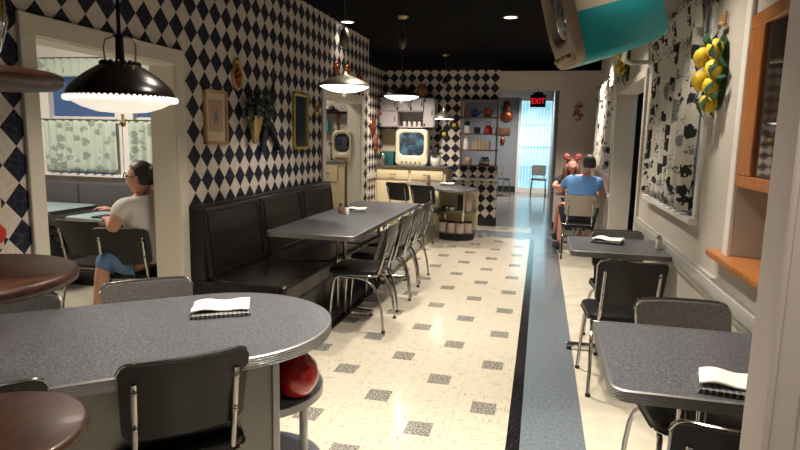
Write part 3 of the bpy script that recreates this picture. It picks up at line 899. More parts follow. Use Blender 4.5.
P2 = PX(344.5, 86, -1.5); P3 = PX(401.5, 96, -1.5); P4 = PX(444, 119, -1.5)
globe_lamp('metal pendant with milk glass bowl and pull ring, above the long table', tuple(P2), .2, 0, power=9, egg=(PX(345, 38, -1.5).z, .042, .075))
globe_lamp('metal pendant with milk glass bowl, beyond the long table near kitchen', tuple(P3), .2, 0, power=9, egg=(PX(403, 41, -1.5).z, .043, .085))
globe_lamp('small bell pendant of polished metal in front of kitchen wall cabinets', tuple(P4), .17, 0, power=7, kind=2, egg=(PX(445, 83, -1.5).z, .05, .08))

# ------------------------------------------------------------------ TURQUOISE TV ON BRACKET
def tv_body(t, W, Hh, D, scr, top='creamtv', low='teal', bez='bezel', split=.5, dark=True, back=.75):
    """front at local y=0 facing -Y, body goes to +Y; origin bottom centre"""
    def sec(y, s_, dz=0.0):
        w = W / 2 * s_; P = []
        R = (.07 if W > .5 else .04) * s_
        for sx, sz, a0 in ((1, 1, 0), (-1, 1, PI / 2), (-1, -1, PI), (1, -1, 1.5 * PI)):
            for i in range(6):
                a = a0 + PI / 2 * i / 5
                P.append(Vector((sx * (w - R) + R * math.cos(a), y, Hh / 2 + dz + sz * (Hh / 2 * s_ - R) + R * math.sin(a))))
        return P
    secs = [sec(.03, .985), sec(.05, 1.0), sec(D * .6, .97), sec(D * .85, (back + 1) / 2), sec(D, back)]
    n = 24; V = [v for s_ in secs for v in s_]; F = []
    for i in range(len(secs) - 1):
        for k in range(n):
            a = i * n + k; c = i * n + (k + 1) % n; F.append((a, c, c + n, a + n))
    F.append(tuple(range(n))); F.append(tuple(range(len(V) - n, len(V))))
    for name, mat, lo in (('upper_case', top, False), ('lower_case', low, True)):
        bm = bmesh.new(); vs = [bm.verts.new(v) for v in V]
        for f in F: bm.faces.new([vs[i] for i in f])
        g = bm.verts[:] + bm.edges[:] + bm.faces[:]
        r = bmesh.ops.bisect_plane(bm, geom=g, plane_co=(0, 0, Hh * split), plane_no=(0, 0, 1), clear_outer=lo, clear_inner=not lo)
        ed = [e for e in bm.edges if e.is_boundary]
        if ed: bmesh.ops.contextual_create(bm, geom=ed)
        b = B(); b.bm(bm); b.make(name, mat, t)
    # bezel: rounded frame around recessed screen
    def ro(w, h, R, y, cz):
        P = []
        for sx, sz, a0 in ((1, 1, 0), (-1, 1, PI / 2), (-1, -1, PI), (1, -1, 1.5 * PI)):
            for i in range(6):
                a = a0 + PI / 2 * i / 5
                P.append(Vector((sx * (w / 2 - R) + R * math.cos(a), y, cz + sz * (h / 2 - R) + R * math.sin(a))))
        return P
    cz = Hh * .58
    L = [ro(W, Hh, .07, .03, Hh / 2), ro(W * .99, Hh * .985, .075, -.01, Hh / 2), ro(W * .9, Hh * .74, .09, -.028, cz), ro(W * .80, Hh * .64, .085, -.018, cz), ro(W * .76, Hh * .60, .08, .012, cz)]
    V = [v for s_ in L for v in s_]; F = []
    for i in range(len(L) - 1):
        for k in range(n):
            a = i * n + k; c = i * n + (k + 1) % n; F.append((a, c, c + n, a + n))
    b = B(); b.add(V, F); b.make('bezel', bez, t, sharp=50)
    V = [Vector((0, -.012, cz))]; F = []
    rings = 5
    for r in range(1, rings + 1):
        for p in ro(W * .78, Hh * .62, .08, 0, cz):
            q = r / rings; V.append(Vector((p.x * q, -.012 + .022 * q * q, cz + (p.z - cz) * q)))
    for k in range(n): F.append((0, 1 + k, 1 + (k + 1) % n))
    for r in range(rings - 1):
        for k in range(n):
            a = 1 + r * n + k; c = 1 + r * n + (k + 1) % n; F.append((a, c, c + n, a + n))
    b = B(); b.add(V, F); b.make('screen', scr, t, sharp=180)
    b = B(); b.box(-W * .42, W * .42, -.02, .0, .04 * Hh, .16 * Hh, .006, 2); cp = b.make('control_panel', bez, t)
    for k in range(5):
        b = B(); b.lathe([(.016, 0), (.014, .018), (.006, .022), (0, .022)], n=14, M_=Matrix.Translation(((-.28 + .14 * k) * W, -.02, .10 * Hh)) @ Matrix.Rotation(PI / 2, 4, 'X')); b.make('knob', 'brass', cp)
t = thing('television', (0, 0, 0), 'turquoise and cream retro television hung high on the right wall', 'television')
tv_body(t, .37, .50, .46, 'offscreen', split=.49, back=.84)
TV = t
def orient(o, origin, fx, fz):
    """place with local -Y facing along fx (screen normal)"""
    Yl = -fx.normalized(); Zl = (fz - Yl * fz.dot(Yl)).normalized(); Xl = Yl.cross(Zl)
    o.matrix_world = Matrix(((Xl.x, Yl.x, Zl.x, origin.x), (Xl.y, Yl.y, Zl.y, origin.y), (Xl.z, Yl.z, Zl.z, origin.z), (0, 0, 0, 1)))
nrm = Vector((-.945, -.24, -.27))
orient(TV, PY(570, 68, 3.24), nrm, Vector((0, 0, 1)))
t = thing('television_bracket', (0, 0, 0), 'light metal wall arm that holds the turquoise television', 'bracket')
b = B(); b.tube([(.40, 3.36, 1.93), (.40, 3.40, 1.89), (.50, 3.9, 1.93), (.835, 5.2, 2.10)], .014, 10); b.make('arm', 'whitecer', t)
b = B(); b.box(.83, .85, 5.12, 5.28, 2.02, 2.18, .004, 1); b.make('wall_plate', 'whitecer', t)

# ------------------------------------------------------------------ KITCHEN at the back
KF = 9.45
t = thing('kitchen_base_cabinet', (-2.1, KF, 0), 'cream base cabinet with two drawers carrying the small television', 'cabinet')
b = B(); b.box(-.6, .6, .03, .43, .08, .96); b.box(-.58, .58, .06, .4, 0, .08); b.make('body', 'cream', t)
for sx in (-1, 1):
    x0, x1 = sorted((sx * .02, sx * .56))
    b = B(); b.box(x0, x1, 0.005, .03, .77, .93, .008, 2); d = b.make('drawer', 'cream', t)
    xc = (x0 + x1) / 2
    b = B(); b.tube([(xc - .05, -.0, .855), (xc - .045, -.02, .85), (xc, -.028, .842), (xc + .045, -.02, .85), (xc + .05, 0, .855)], .006, 8); b.make('handle', 'bronze', d)
    b = B(); b.box(x0, x1, 0.005, .03, .12, .74, .008, 2); d = b.make('door', 'cream', t)
    b = B(); b.tube([(x1 - .05 if sx < 0 else x0 + .05, 0, .62), (x1 - .05 if sx < 0 else x0 + .05, -.022, .60), (x1 - .05 if sx < 0 else x0 + .05, -.022, .54), (x1 - .05 if sx < 0 else x0 + .05, 0, .52)], .006, 8); b.make('handle', 'bronze', d)
b = B(); b.box(-2.7, -1.46, KF - .02, YB, .96, .995, .008, 2); o = b.make('worktop', 'steel', None); tag(o, 'grey worktop over the cream base cabinet', 'worktop')
b = B(); b.box(-2.69, -1.85, YB - .012, YB - .001, .997, 1.6); o = b.make('backsplash', 'matp', None); tag(o, 'plain beige splashback panel behind the kitchen television', 'splashback')
# wall cabinet
t = thing('wall_cabinet', (-2.2, YB, 1.62), 'pale painted wall cabinet with black hinges above the television', 'cabinet')
grey = simple('pale_grey_paint', (.40, .37, .38), .5, var=.04)
b = B()
b.box(-.47, .47, -.32, -.01, .47, .49); b.box(-.47, .47, -.32, -.01, 0, .02); b.box(-.47, -.45, -.32, -.01, 0, .49); b.box(.45, .47, -.32, -.01, 0, .49)
b.box(-.45, .45, -.03, -.01, 0, .49); b.box(-.45, .45, -.32, -.02, .26, .275); b.box(-.17, -.155, -.32, -.02, 0, .27); b.box(.28, .295, -.32, -.02, 0, .27)
b.make('body', grey, t)
for x0, x1, z0, z1 in ((-.46, -.165, .01, .265), (.29, .46, .01, .48), (-.46, -.17, .275, .48), (-.165, .06, .275, .48), (.065, .285, .275, .48)):
    b = B(); b.box(x0 + .004, x1 - .004, -.34, -.32, z0, z1, .006, 1); d = b.make('door', grey, t)
    b = B(); s_ = x1 - .03; zc = (z0 + z1) / 2; b.tube([(s_, -.34, zc - .04), (s_, -.36, zc - .02), (s_, -.36, zc + .02), (s_, -.34, zc + .04)], .006, 6)
    b.make('handle', 'black', d)
    b = B()
    for zz in (z0 + .04, z1 - .04):
        b = B(); b.box(x0 + .004, x0 + .03, -.346, -.338, zz - .018, zz + .018); b.make('hinge', 'black', d)
cj = None
for k in range(4):
    lab = '%s of four small pale jars in the wall cabinet niche' % ('first', 'second', 'third', 'fourth')[k]
    loc = (-2.2 - .06 + k * .085, 9.70, 1.641)
    if cj is None:
        cj = thing('spice_jar', loc, lab, 'jar', 'jars in the wall cabinet niche')
        b = B(); b.lathe([(0, 0), (.028, 0), (.03, .01), (.03, .075), (.02, .085), (0, .085)], n=16); b.make('jar', 'whitecer', cj)
        b = B(); b.lathe([(.024, .085), (.026, .088), (.026, .11), (0, .112)], n=16); b.make('lid', 'pewter', cj)
    else: copy_tree(cj, loc, 0, lab)
b = B(); b.lathe([(0, 0), (.05, 0), (.09, .05), (.10, .10), (.07, .17), (.04, .2), (.05, .23), (.04, .225), (0, .19)], n=24)
o = b.make('clay_jug', 'terra', None, (-1.97, 9.72, 2.112)); tag(o, 'brown rounded clay jug on top of the wall cabinet', 'jug')
# kitchen television
t = thing('television', (-2.09, 9.50, .997), 'small cream television with lit blue screen on teal base in kitchen', 'television')
tv_body(t, .54, .60, .34, 'screen', 'creamtv', 'teal', 'creamtv', .22)
b = B(); b.box(-2.66, -2.42, 9.62, 9.85, .996, 1.22, .02, 2); o = b.make('bread_bin', simple('teal_dark', (.01, .10, .10), .4), None); tag(o, 'dark teal metal bin left of the kitchen television', 'bin')
t = thing('cookie_jar', (-1.70, 9.62, .997), 'cream cookie jar with a black lid right of the kitchen television', 'jar')
b = B(); b.lathe([(0, 0), (.06, 0), (.085, .04), (.09, .12), (.08, .19), (.06, .21), (0, .21)], n=28); b.make('jar', 'whitecer', t)
b = B(); b.lathe([(.11, .205), (.115, .215), (.06, .235), (.055, .29), (.03, .31), (0, .31)], n=28); b.make('lid', 'black', t)
b = B(); b.tube([(-.05, -.092, .185), (0, -.1, .165), (.05, -.092, .185)], .012, 8); b.make('bow', 'black', t)
t = thing('coffee_pot', (-2.58, 9.50, .997), 'shiny chrome coffee pot at left end of the kitchen worktop', 'pot')
b = B(); b.lathe([(0, 0), (.05, 0), (.055, .02), (.048, .12), (.035, .18), (.02, .2), (0, .21)], n=24); b.make('body', 'chrome', t)
b = B(); b.tube([(.045, 0, .16), (.09, 0, .15), (.09, 0, .06), (.05, 0, .04)], .008, 8); b.make('handle', 'black', t)
b = B(); b.tube([(-.045, 0, .1), (-.08, 0, .15), (-.095, 0, .18)], [.014, .01, .007], 8); b.make('spout', 'chrome', t)
# round black potholders / plates with yellow centre
for (px, py), lab in (((444, 134), 'lower of two black round wall plates with a yellow fruit'), ((454, 125), 'upper of two black round wall plates with a yellow fruit')):
    p = PY(px, py, YB)
    t = thing('wall_plate', (p.x, YB - .002, p.z), lab, 'wall plate')
    b = B(); b.lathe([(0, 0), (.05, .0), (.075, .012), (.07, .018), (.05, .008), (0, .008)], n=28, M_=Matrix.Rotation(PI / 2, 4, 'X')); b.make('plate', 'black', t)
    b = B(); b.ell((0, -.014, 0), (.036, .012, .034), seg=14, rings=8); b.make('fruit', 'yellow', t)

# peninsula with open end shelves
dk = Vector((.66, -.74, 0)).normalized()
PC = Vector((-1.17, 8.28, 0))
t = thing('kitchen_peninsula', (PC.x, PC.y, 0), 'kitchen peninsula with grey rounded top and open end shelves of canisters', 'peninsula', None, math.atan2(dk.y, dk.x))
f = capsule(.33, 1.15)
b = B(); b.loft(f, [(-.006, .725), (0, .73), (0, .757), (-.006, .76)]); b.make('worktop', 'laminate', t)
b = B(); b.loft(f, [(.001, .728), (.004, .735), (.004, .752), (.001, .757)]); b.make('metal_edge', 'bandmetal', t)
t2 = thing('end_shelf_unit', (-1.15, 8.42, 0), 'cream rounded open shelf unit holding canisters at the peninsula end', 'shelf unit')
def hr(R, n=20):
    def g(o):
        r = R + o; return [(r * math.cos(a), r * math.sin(a) * .75) for a in [-PI + PI * i / n for i in range(n + 1)]] + [(r, .22), (-r, .22)]
    return g
b = B(); b.box(-.28, .28, .17, .24, .09, .722); b.box(-.28, -.255, -.02, .2, .09, .722); b.make('frame', 'cream', t2)
b = B(); b.box(.10, .13, -.19, -.16, .12, .722); b.make('post', 'cream', t2)
for z in (.10, .41):
    b = B(); b.loft(hr(.28), [(-.004, z), (0, z + .003), (0, z + .022), (-.004, z + .025)]); b.make('shelf', 'steel', t2)
b = B(); b.loft(hr(.25), [(0, 0), (0, .10)]); b.make('plinth', 'black', t2)
can = None
for k, (x, y) in enumerate(((-1.33, 8.28), (-1.20, 8.24), (-1.075, 8.23), (-.97, 8.30))):
    lab = '%s canister from the left on the bottom shelf of peninsula end' % ('first', 'second', 'third', 'fourth')[k]
    if can is None:
        can = thing('canister', (x, y, .126), lab, 'canister', 'pink print canisters on the peninsula end shelf')
        b = B(); b.lathe([(0, 0), (.056, 0), (.058, .006), (.058, .135), (0, .135)], n=28); b.make('tin', 'pinkbox', can)
        b = B(); b.lathe([(.058, .135), (.061, .137), (.061, .155), (.05, .16), (0, .16)], n=28); b.make('lid', 'bronze', can)
    else: copy_tree(can, (x, y, .126), 0, lab)
for k, (x, y) in enumerate(((-1.28, 8.27), (-1.20, 8.22))):
    b = B(); b.lathe([(0, 0), (.03, 0), (.05, .03), (.062, .055), (.058, .055), (.04, .025), (0, .012)], n=24)
    o = b.make('glass_bowl', 'chrome', None, (x, y, .436)); tag(o, '%s small shiny bowl on the middle peninsula shelf' % ('left', 'right')[k], 'bowl')
b = B(); b.box(-1.12, -1.04, 8.22, 8.30, .436, .66, .01, 2); o = b.make('food_box', 'blackcloth', None); tag(o, 'tall black carton on the middle peninsula shelf', 'carton')
b = B(); b.box(-1.0, -.93, 8.24, 8.32, .436, .68, .01, 2); o = b.make('food_box', 'pinkbox', None); tag(o, 'tall pink patterned carton at right of the middle peninsula shelf', 'carton')
# ledge on half wall
b = B(); b.loft(rrect(.86, .22, .03, 5, -1.10, YB - .10), [(-.004, .77), (0, .775), (0, .805), (-.004, .81)]); o = b.make('wall_ledge', 'rail', None); tag(o, 'grey metal-edged ledge on the diamond half wall', 'ledge')

# wooden shelf unit in the wall opening
t = thing('wooden_shelf', (-1.03, YB + .02, 1.0), 'red-brown wooden open shelf set in the diamond wall', 'shelf unit')
b = B()
for x in (-.30, .29): b.box(x, x + .022, -.10, .10, 0, 1.1)
b.make('upright', 'shelfwood', t)
for i, z in enumerate((.0, .26, .53, .80, 1.08)):
    b = B(); b.box(-.33, .33, -.13, .12, z, z + .022, .004, 1); b.make('shelf_board', 'shelfwood', t)
SY = YB - .0
def on(px, py, z, build, name, label, cat, mat=None):
    p = PY(px, py, SY)
    o = build().make(name, mat, None, (p.x, SY, z)); tag(o, label, cat); return o
S1, S2, S3, S4 = 1.823, 1.553, 1.283, 1.023
def Bx(w, d, h, bev=.01): return lambda: B().box(-w / 2, w / 2, -d / 2, d / 2, 0, h, bev, 2)
def Lt(pr, n=20): return lambda: B().lathe(pr, n=n)
on(466, 112, S1, Bx(.06, .1, .2), 'wooden_box', 'tall narrow brown box at left of the top shelf', 'box', 'terra')
t = thing('teapot', (PY(475, 112, SY).x, SY, S1), 'blue and white teapot on the top shelf', 'teapot')
b = B(); b.lathe([(0, 0), (.04, 0), (.065, .04), (.062, .08), (.035, .11), (0, .115)], n=24); b.make('body', 'bluep', t)
b = B(); b.lathe([(.03, .112), (.012, .13), (.014, .142), (0, .15)], n=16); b.make('lid', 'bluep', t)
b = B(); b.tube([(.055, 0, .04), (.085, 0, .07), (.105, 0, .1)], [.014, .01, .007], 8); b.make('spout', 'bluep', t)
b = B(); b.tube([(-.055, 0, .09), (-.09, 0, .085), (-.09, 0, .045), (-.055, 0, .035)], .007, 8); b.make('handle', 'bluep', t)
on(488, 112, S1, Lt([(0, 0), (.05, 0), (.085, .05), (.08, .11), (.05, .14), (.055, .15), (0, .14)]), 'clay_pot', 'round copper-brown pot at right of the top shelf', 'pot', 'terra')
t = thing('coffee_grinder', (PY(467, 132, SY).x, SY, S2), 'white and black coffee mill on the second shelf', 'grinder')
b = B(); b.box(-.04, .04, -.04, .04, 0, .12, .012, 2); b.make('body', 'whitecer', t)
b = B(); b.lathe([(.03, .12), (.05, .16), (.03, .19), (0, .2)], n=18); b.make('hopper', 'black', t)
b = B(); b.tube([(0, 0, .2), (0, 0, .22), (.07, 0, .225), (.07, 0, .245)], .005, 6); b.make('crank', 'chrome', t)
on(477, 132, S2, Bx(.10, .12, .10, .02), 'black_tin', 'low black tin in middle of the second shelf', 'tin', 'blackcloth')
t = thing('kettle', (PY(488, 132, SY).x, SY, S2), 'bright red kettle on the second shelf', 'kettle')
b = B(); b.lathe([(0, 0), (.07, 0), (.075, .015), (.06, .09), (.03, .13), (0, .135)], n=24); b.make('body', 'redmatte', t)
b = B(); b.tube([(-.04, 0, .11), (-.035, 0, .17), (0, 0, .19), (.035, 0, .17), (.04, 0, .11)], .007, 8); b.make('handle', 'redmatte', t)
b = B(); b.tube([(.05, 0, .07), (.08, 0, .09), (.09, 0, .115)], [.013, .01, .008], 8); b.make('spout', 'redmatte', t)
on(466, 148, S3, Lt([(0, 0), (.05, 0), (.058, .04), (.05, .12), (.04, .18), (.045, .22), (0, .21)]), 'ceramic_pitcher', 'tall pale ribbed pitcher on the third shelf', 'pitcher', 'whitecer')
bk = None
for k in range(14):
    x = PY(473, 148, SY).x + k * .0215; hh = .135 + .012 * ((k * 7) % 3)
    b = B(); b.box(-.0100, .0100, -.05, .05, 0, hh, .002, 1)
    o = b.make('book', simple('book_cover_%d' % k, [(.42, .33, .22), (.34, .25, .17), (.46, .40, .30)][k % 3], .7), None, (x, SY - .02, S3))
    tag(o, 'thin cream-brown book in the row on the third shelf', 'book', 'books in a row on third shelf')
on(468, 164, S4, Lt([(0, 0), (.058, 0), (.06, .01), (.06, .10), (.05, .11), (.05, .13), (0, .132)]), 'canister', 'peach-coloured canister at left of the bottom shelf', 'canister', 'pinkbox')
t = thing('toaster', (PY(484, 164, SY).x, SY, S4), 'chrome toaster on the bottom shelf', 'toaster')
b = B(); b.box(-.09, .09, -.06, .06, .012, .14, .035, 4); b.make('body', 'chrome', t)
b = B(); b.box(-.092, .092, -.062, .062, 0, .018, .004, 1); b.make('base', 'black', t)
b = B(); b.box(.088, .105, -.012, .012, .08, .095, .003, 1); b.make('lever', 'black', t)
# copper things on the grey wall beyond
for (px, py), kind, lab in (((507, 112), 0, 'gourd-shaped copper mold hanging right of the wooden shelf'), ((503, 133), 1, 'wooden key rack with hooks right of the wooden shelf')):
    p = PY(px, py, 16.78)
    if kind == 0:
        b = B(); b.ell((0, 0, -.12), (.17, .04, .15)); b.ell((0, 0, .12), (.10, .04, .16)); b.torus((0, 0, .32), .04, .012, Matrix.Rotation(PI / 2, 4, 'X'))
        o = b.make('copper_mold', 'copper', None, (p.x, 16.75, p.z)); tag(o, lab, 'wall decoration')
    else:
        t = thing('hook_rack', (p.x, 16.78, p.z), lab, 'rack')
        b = B(); b.box(-.2, .2, -.03, .02, -.05, .15, .01, 2); b.make('board', 'shelfwood', t)
        b = B(); b.lathe([(0, -.34), (.05, -.30), (.07, -.2), (.03, -.1), (0, -.06)], n=14); b.make('ladle', 'copper', t)

# EXIT sign
p = PY(538, 101, 13.0)
t = thing('exit_sign', (p.x, 13.0, p.z), 'black box sign with red EXIT letters above the far corridor', 'sign')
b = B(); b.box(-.16, .16, -.03, .03, -.13, .13, .006, 2); b.make('box', 'black', t)
b = B(); b.box(-.10, .10, -.02, .02, .13, .18); b.tube([(0, 0, .17), (0, 0, 3.0 - p.z)], .012, 8); b.make('mount', 'black', t)
cu = bpy.data.curves.new('txt', 'FONT'); cu.body = 'EXIT'; cu.size = .145; cu.space_character = 1.18; cu.align_x = 'CENTER'; cu.align_y = 'CENTER'; cu.extrude = .003; cu.offset = .0
to = bpy.data.objects.new('txt', cu); COL.objects.link(to)
bpy.context.view_layer.update()
me = bpy.data.meshes.new_from_object(to.evaluated_get(bpy.context.evaluated_depsgraph_get()))
bpy.data.objects.remove(to)
me.materials.clear(); me.materials.append(emis('exit_red', (1, .01, .03), 2.0))
o = bpy.data.objects.new('letters', me); COL.objects.link(o); o.parent = t; o.rotation_euler = (PI / 2, 0, 0); o.location = (0, -.036, -.01); o.scale = (.82, 1.15, 1)

# ------------------------------------------------------------------ SIDE KITCHEN (seen through second opening)
SKY = 7.30; CZ = PY(340, 161, 7.28).z
t = thing('side_kitchen_cabinet', (-3.2, SKY, 0), 'cream base cabinet seen through the far left opening', 'cabinet')
b = B(); b.box(-1.0, .70, 0, .30, .08, CZ - .03); b.box(-.95, .65, .03, .3, 0, .08); b.make('body', 'cream', t)
for k in range(4):
    b = B(); b.box(-.72 + k * .34, -.41 + k * .34, -.018, 0, CZ - .27, CZ - .06, .005, 1); d = b.make('drawer', 'cream', t)
    b = B(); b.tube([(-.61 + k * .34, -.018, CZ - .16), (-.565 + k * .34, -.04, CZ - .17), (-.52 + k * .34, -.018, CZ - .16)], .006, 6); b.make('handle', 'bronze', d)
b = B(); b.box(-4.25, -2.475, SKY - .03, 7.62, CZ - .03, CZ, .006, 1); o = b.make('worktop', 'steel', None); tag(o, 'grey worktop in the side kitchen through the opening', 'worktop')
q = PY(341.5, 150, SKY)
t = thing('television', (q.x, SKY + .02, CZ), 'cream television seen through the left opening by the pilaster', 'television')
tv_body(t, .27, .40, .24, 'offscreen', 'creamtv', 'teal', 'creamtv', .2)
q = PY(334, 110, 7.6)
t = thing('wall_shelf', (q.x - .05, 7.62, 1.50), 'dark shelf with plates high on the side kitchen wall', 'shelf')
b = B(); b.box(-.26, .36, -.16, 0, .25, .28); b.box(-.26, -.23, -.16, 0, .25, .6); b.box(.33, .36, -.16, 0, .25, .6); b.box(-.26, .36, -.16, 0, .58, .61); b.make('frame', 'bronze', t)
b = B(); b.lathe([(0, 0), (.09, .01), (.1, .03), (.09, .035), (.08, .07), (0, .07)], (.0, -.08, .281), 20, sq=.7); b.make('stacked_plates', 'pewter', t)
p = PY(338, 127, 7.60)
b = B(); b.ell((0, 0, -.11), (.042, .016, .09)); b.ell((0, 0, .15), (.026, .012, .05)); b.tube([(0, 0, -.05), (0, 0, .16)], .012, 8)
o = b.make('wooden_spoon', 'copper', None, (p.x, 7.60, p.z)); tag(o, 'long brown wooden spoon hanging on the side kitchen wall', 'spoon')
p = PY(326, 126, 7.56)
b = B(); b.box(-.05, .05, -.06, .06, -.07, .07, .008, 2); o = b.make('teal_box', 'teal', None, (p.x, 7.558, p.z)); tag(o, 'small teal box on wall bracket in the side kitchen', 'box')
t = thing('utensil_holder', (PY(333, 160, 7.4).x, 7.42, CZ), 'metal crock of black utensils on side kitchen worktop', 'utensil crock')
b = B(); b.lathe([(0, 0), (.04, 0), (.045, .10), (.04, .10), (.035, .01), (0, .01)], n=20); b.make('crock', 'steel', t)
for k in range(5):
    a = k * 1.25; b = B(); b.tube([(.02 * math.cos(a), .02 * math.sin(a), .02), (.045 * math.cos(a), .04 * math.sin(a), .2)], .005, 6); b.ell((.05 * math.cos(a), .045 * math.sin(a), .225), (.022, .008, .035), seg=10, rings=6); b.make('utensil', 'steel', t)
put(-2.66, 6.75, 0, 1, 'dark chair standing in the side kitchen beyond the opening')

# ------------------------------------------------------------------ WALL DECOR, left wall
def frame_pic(px0, py0, px1, py1, label, fm, inner, name='picture_frame', fw=.022, tilt=0.0):
    a = PX(px0, py0, XL); c = PX(px1, py1, XL); y0, y1 = a.y, c.y; z1, z0 = a.z, c.z
    t = thing(name, (XL, (y0 + y1) / 2, (z0 + z1) / 2), label, 'picture'); W = (y1 - y0) / 2; Hh = (z1 - z0) / 2
    b = B(); b.box(0, .025, -W, W, Hh - fw, Hh, .004, 1); b.box(0, .025, -W, W, -Hh, -Hh + fw, .004, 1); b.box(0, .025, -W, -W + fw, -Hh, Hh, .004, 1); b.box(0, .025, W - fw, W, -Hh, Hh, .004, 1)
    b.make('frame', fm, t)
    inner(t, W - fw, Hh - fw); return t
def print_in(t, W, Hh):
    b = B(); b.box(.002, .010, -W, W, -Hh, Hh); b.make('mat_board', 'matp', t)
    b = B(); b.box(.010, .012, -W * .72, W * .72, -Hh * .60, Hh * .72); pr = b.make('print', 'paper', t)
    b = B(); b.tube([(.013, -.05, .08), (.013, .03, -.05)], .003, 6); b.tube([(.013, .03, .07), (.013, -.03, -.05)], .003, 6); b.ell((.012, 0, 0), (.001, .04, .03), seg=12, rings=8); b.make('drawing', 'greywall', pr)
def mirror_in(t, W, Hh):
    b = B(); b.box(.002, .010, -W, W, -Hh, Hh); b.make('mirror_glass', 'mirror', t)
frame_pic(202, 88, 226, 144, 'framed sepia botanical print on the diamond wall', 'lightwood', print_in)
frame_pic(292, 92, 307, 149, 'tall narrow mirror in a bright gold frame on diamond wall', 'gold', mirror_in, 'wall_mirror', .026)
def oval_plate(px, py, R, sq, label, X=XL, mats=('gold', 'terra')):
    p = PX(px, py, X)
    t = thing('wall_plaque', (X, p.y, p.z), label, 'wall plaque')
    Mx = Matrix.Rotation(PI / 2, 4, 'Y')
    b = B(); b.torus((.012, 0, 0), R, R * .14, Matrix.Scale(sq, 4, (0, 0, 1)) @ Mx, 30, 8); b.make('rim', mats[0], t)
    b = B(); b.lathe([(0, .012), (R * .95, .006), (R * .95, 0), (0, 0)], n=28, M_=Matrix.Scale(sq, 4, (0, 0, 1)) @ Mx); b.make('panel', mats[1], t)
    b = B()
    for k in range(5): b.ell((.02, R * .4 * math.cos(k * 1.3), R * .5 * math.sin(k * 1.3)), (.02, R * .25, R * .28), seg=10, rings=6)
    b.make('fruit_relief', 'copper', t); return t
oval_plate(236, 75, .065, 1.6, 'oval ceramic plaque with fruit, highest on the left diamond wall')
oval_plate(316, 109, .045, 1.8, 'small oval plaque right of the gold mirror', mats=('gold', 'matp'))
for k, (px, py) in enumerate(((335, 68), (346, 71), (358, 78))):
    p = PX(px, py, XL); b = B()
    for q in range(8):
        a = q * PI / 4; b.ell((.02, .05 * math.cos(a), .05 * math.sin(a)), (.022, .028, .028), seg=10, rings=6)
    b.ell((.03, 0, 0), (.03, .04, .04)); b.box(0, .006, -.01, .01, .05, .1)
    o = b.make('copper_mold', 'copper', None, (XL, p.y, p.z)); tag(o, '%s fluted copper mold of three above the far left opening' % ('left', 'middle', 'right')[k], 'copper mold')
for k, (px, py, lab) in enumerate(((378, 114, 'small round copper mold, highest on the left kitchen wall'), (372.5, 126, 'large heart-like copper mold on the left kitchen wall'), (374.5, 140, 'oval copper mold in middle of the left kitchen wall'), (375, 148.5, 'lowest copper mold on the left kitchen wall'))):
    p = PX(px, py, -2.7); r = (.07, .13, .10, .07)[k]; b = B()
    b.ell((.015, 0, 0), (.035, r, r * 1.1)); b.torus((.01, 0, 0), r * 1.0, .014, Matrix.Rotation(PI / 2, 4, 'Y'))
    b.ell((.03, 0, r * .4), (.025, r * .5, r * .4))
    o = b.make('copper_mold', 'copper' if k % 2 else 'terra', None, (-2.7, p.y, p.z)); tag(o, lab, 'copper mold')
# big scissors-like black ornament
t = thing('giant_shears', (XL, PX(262, 120, XL).y, PX(262, 120, XL).z), 'large black scissor-shaped ornament behind the ivy on diamond wall', 'wall ornament')
def bar(p0, p1, r0, r1):
    b = B(); b.tube([p0, ((p0[0] + p1[0]) / 2, (p0[1] + p1[1]) / 2, (p0[2] + p1[2]) / 2), p1], [r0, (r0 + r1) / 2 * 1.1, r1], 10); return b
top = PX(271, 84, XL); ml = PX(259, 152, XL); mr = PX(276, 149, XL); c_ = Vector((XL, t.location.y, t.location.z))
bar((.025, top.y - c_.y, top.z - c_.z), (.03, .03, .0), .012, .035).make('blade', 'black', t)
bar((.03, .02, .02), (.03, ml.y - c_.y, ml.z - c_.z), .03, .022).make('left_handle', 'black', t)
bar((.03, .02, .02), (.03, mr.y - c_.y, mr.z - c_.z), .03, .022).make('right_handle', 'black', t)
# ivy in wall pocket
p = PX(248, 126, XL)
t = thing('wall_planter', (XL, p.y, p.z), 'gilded cone wall vase filled with dark ivy', 'planter')
b = B(); b.lathe([(.012, -.14), (.025, -.12), (.06, .03), (.07, .08), (.062, .08), (0, .02)], (.06, 0, 0), n=20); b.make('cone_vase', 'brass', t)
b = B(); rnd = random.Random(3)
for k in range(330):
    cyy = rnd.gauss(.05, .115); cz = .14 + rnd.gauss(0, .055) - .25 * max(0, abs(cyy - .05) - .12); cx = .06 + abs(rnd.gauss(0, .04))
    if abs(cyy) > .31: continue
    s_ = rnd.uniform(.016, .03); R_ = Matrix.Rotation(rnd.uniform(0, 6.28), 3, 'X') @ Matrix.Rotation(rnd.uniform(-1, 1), 3, 'Y') @ Matrix.Rotation(rnd.uniform(-.6, .6), 3, 'Z')
    pts = [Vector((0, 0, -s_)), Vector((0, s_ * .8, -.2 * s_)), Vector((.004, 0, s_ * 1.1)), Vector((0, -s_ * .8, -.2 * s_))]
    b.add([R_ @ q + Vector((cx, cyy, cz)) for q in pts], [(0, 1, 2), (0, 2, 3)])
lv = b.make('ivy_leaves', 'leafd', t, fix=False)
b = B()
for k in range(9):
    a = -1.1 + k * .27; b.tube([(.06, 0, .03), (.08, .08 * math.sin(a), .12), (.09, .25 * math.sin(a), .13 + .07 * math.cos(a * 1.4))], .004, 5)
b.make('stems', 'leafd', t)
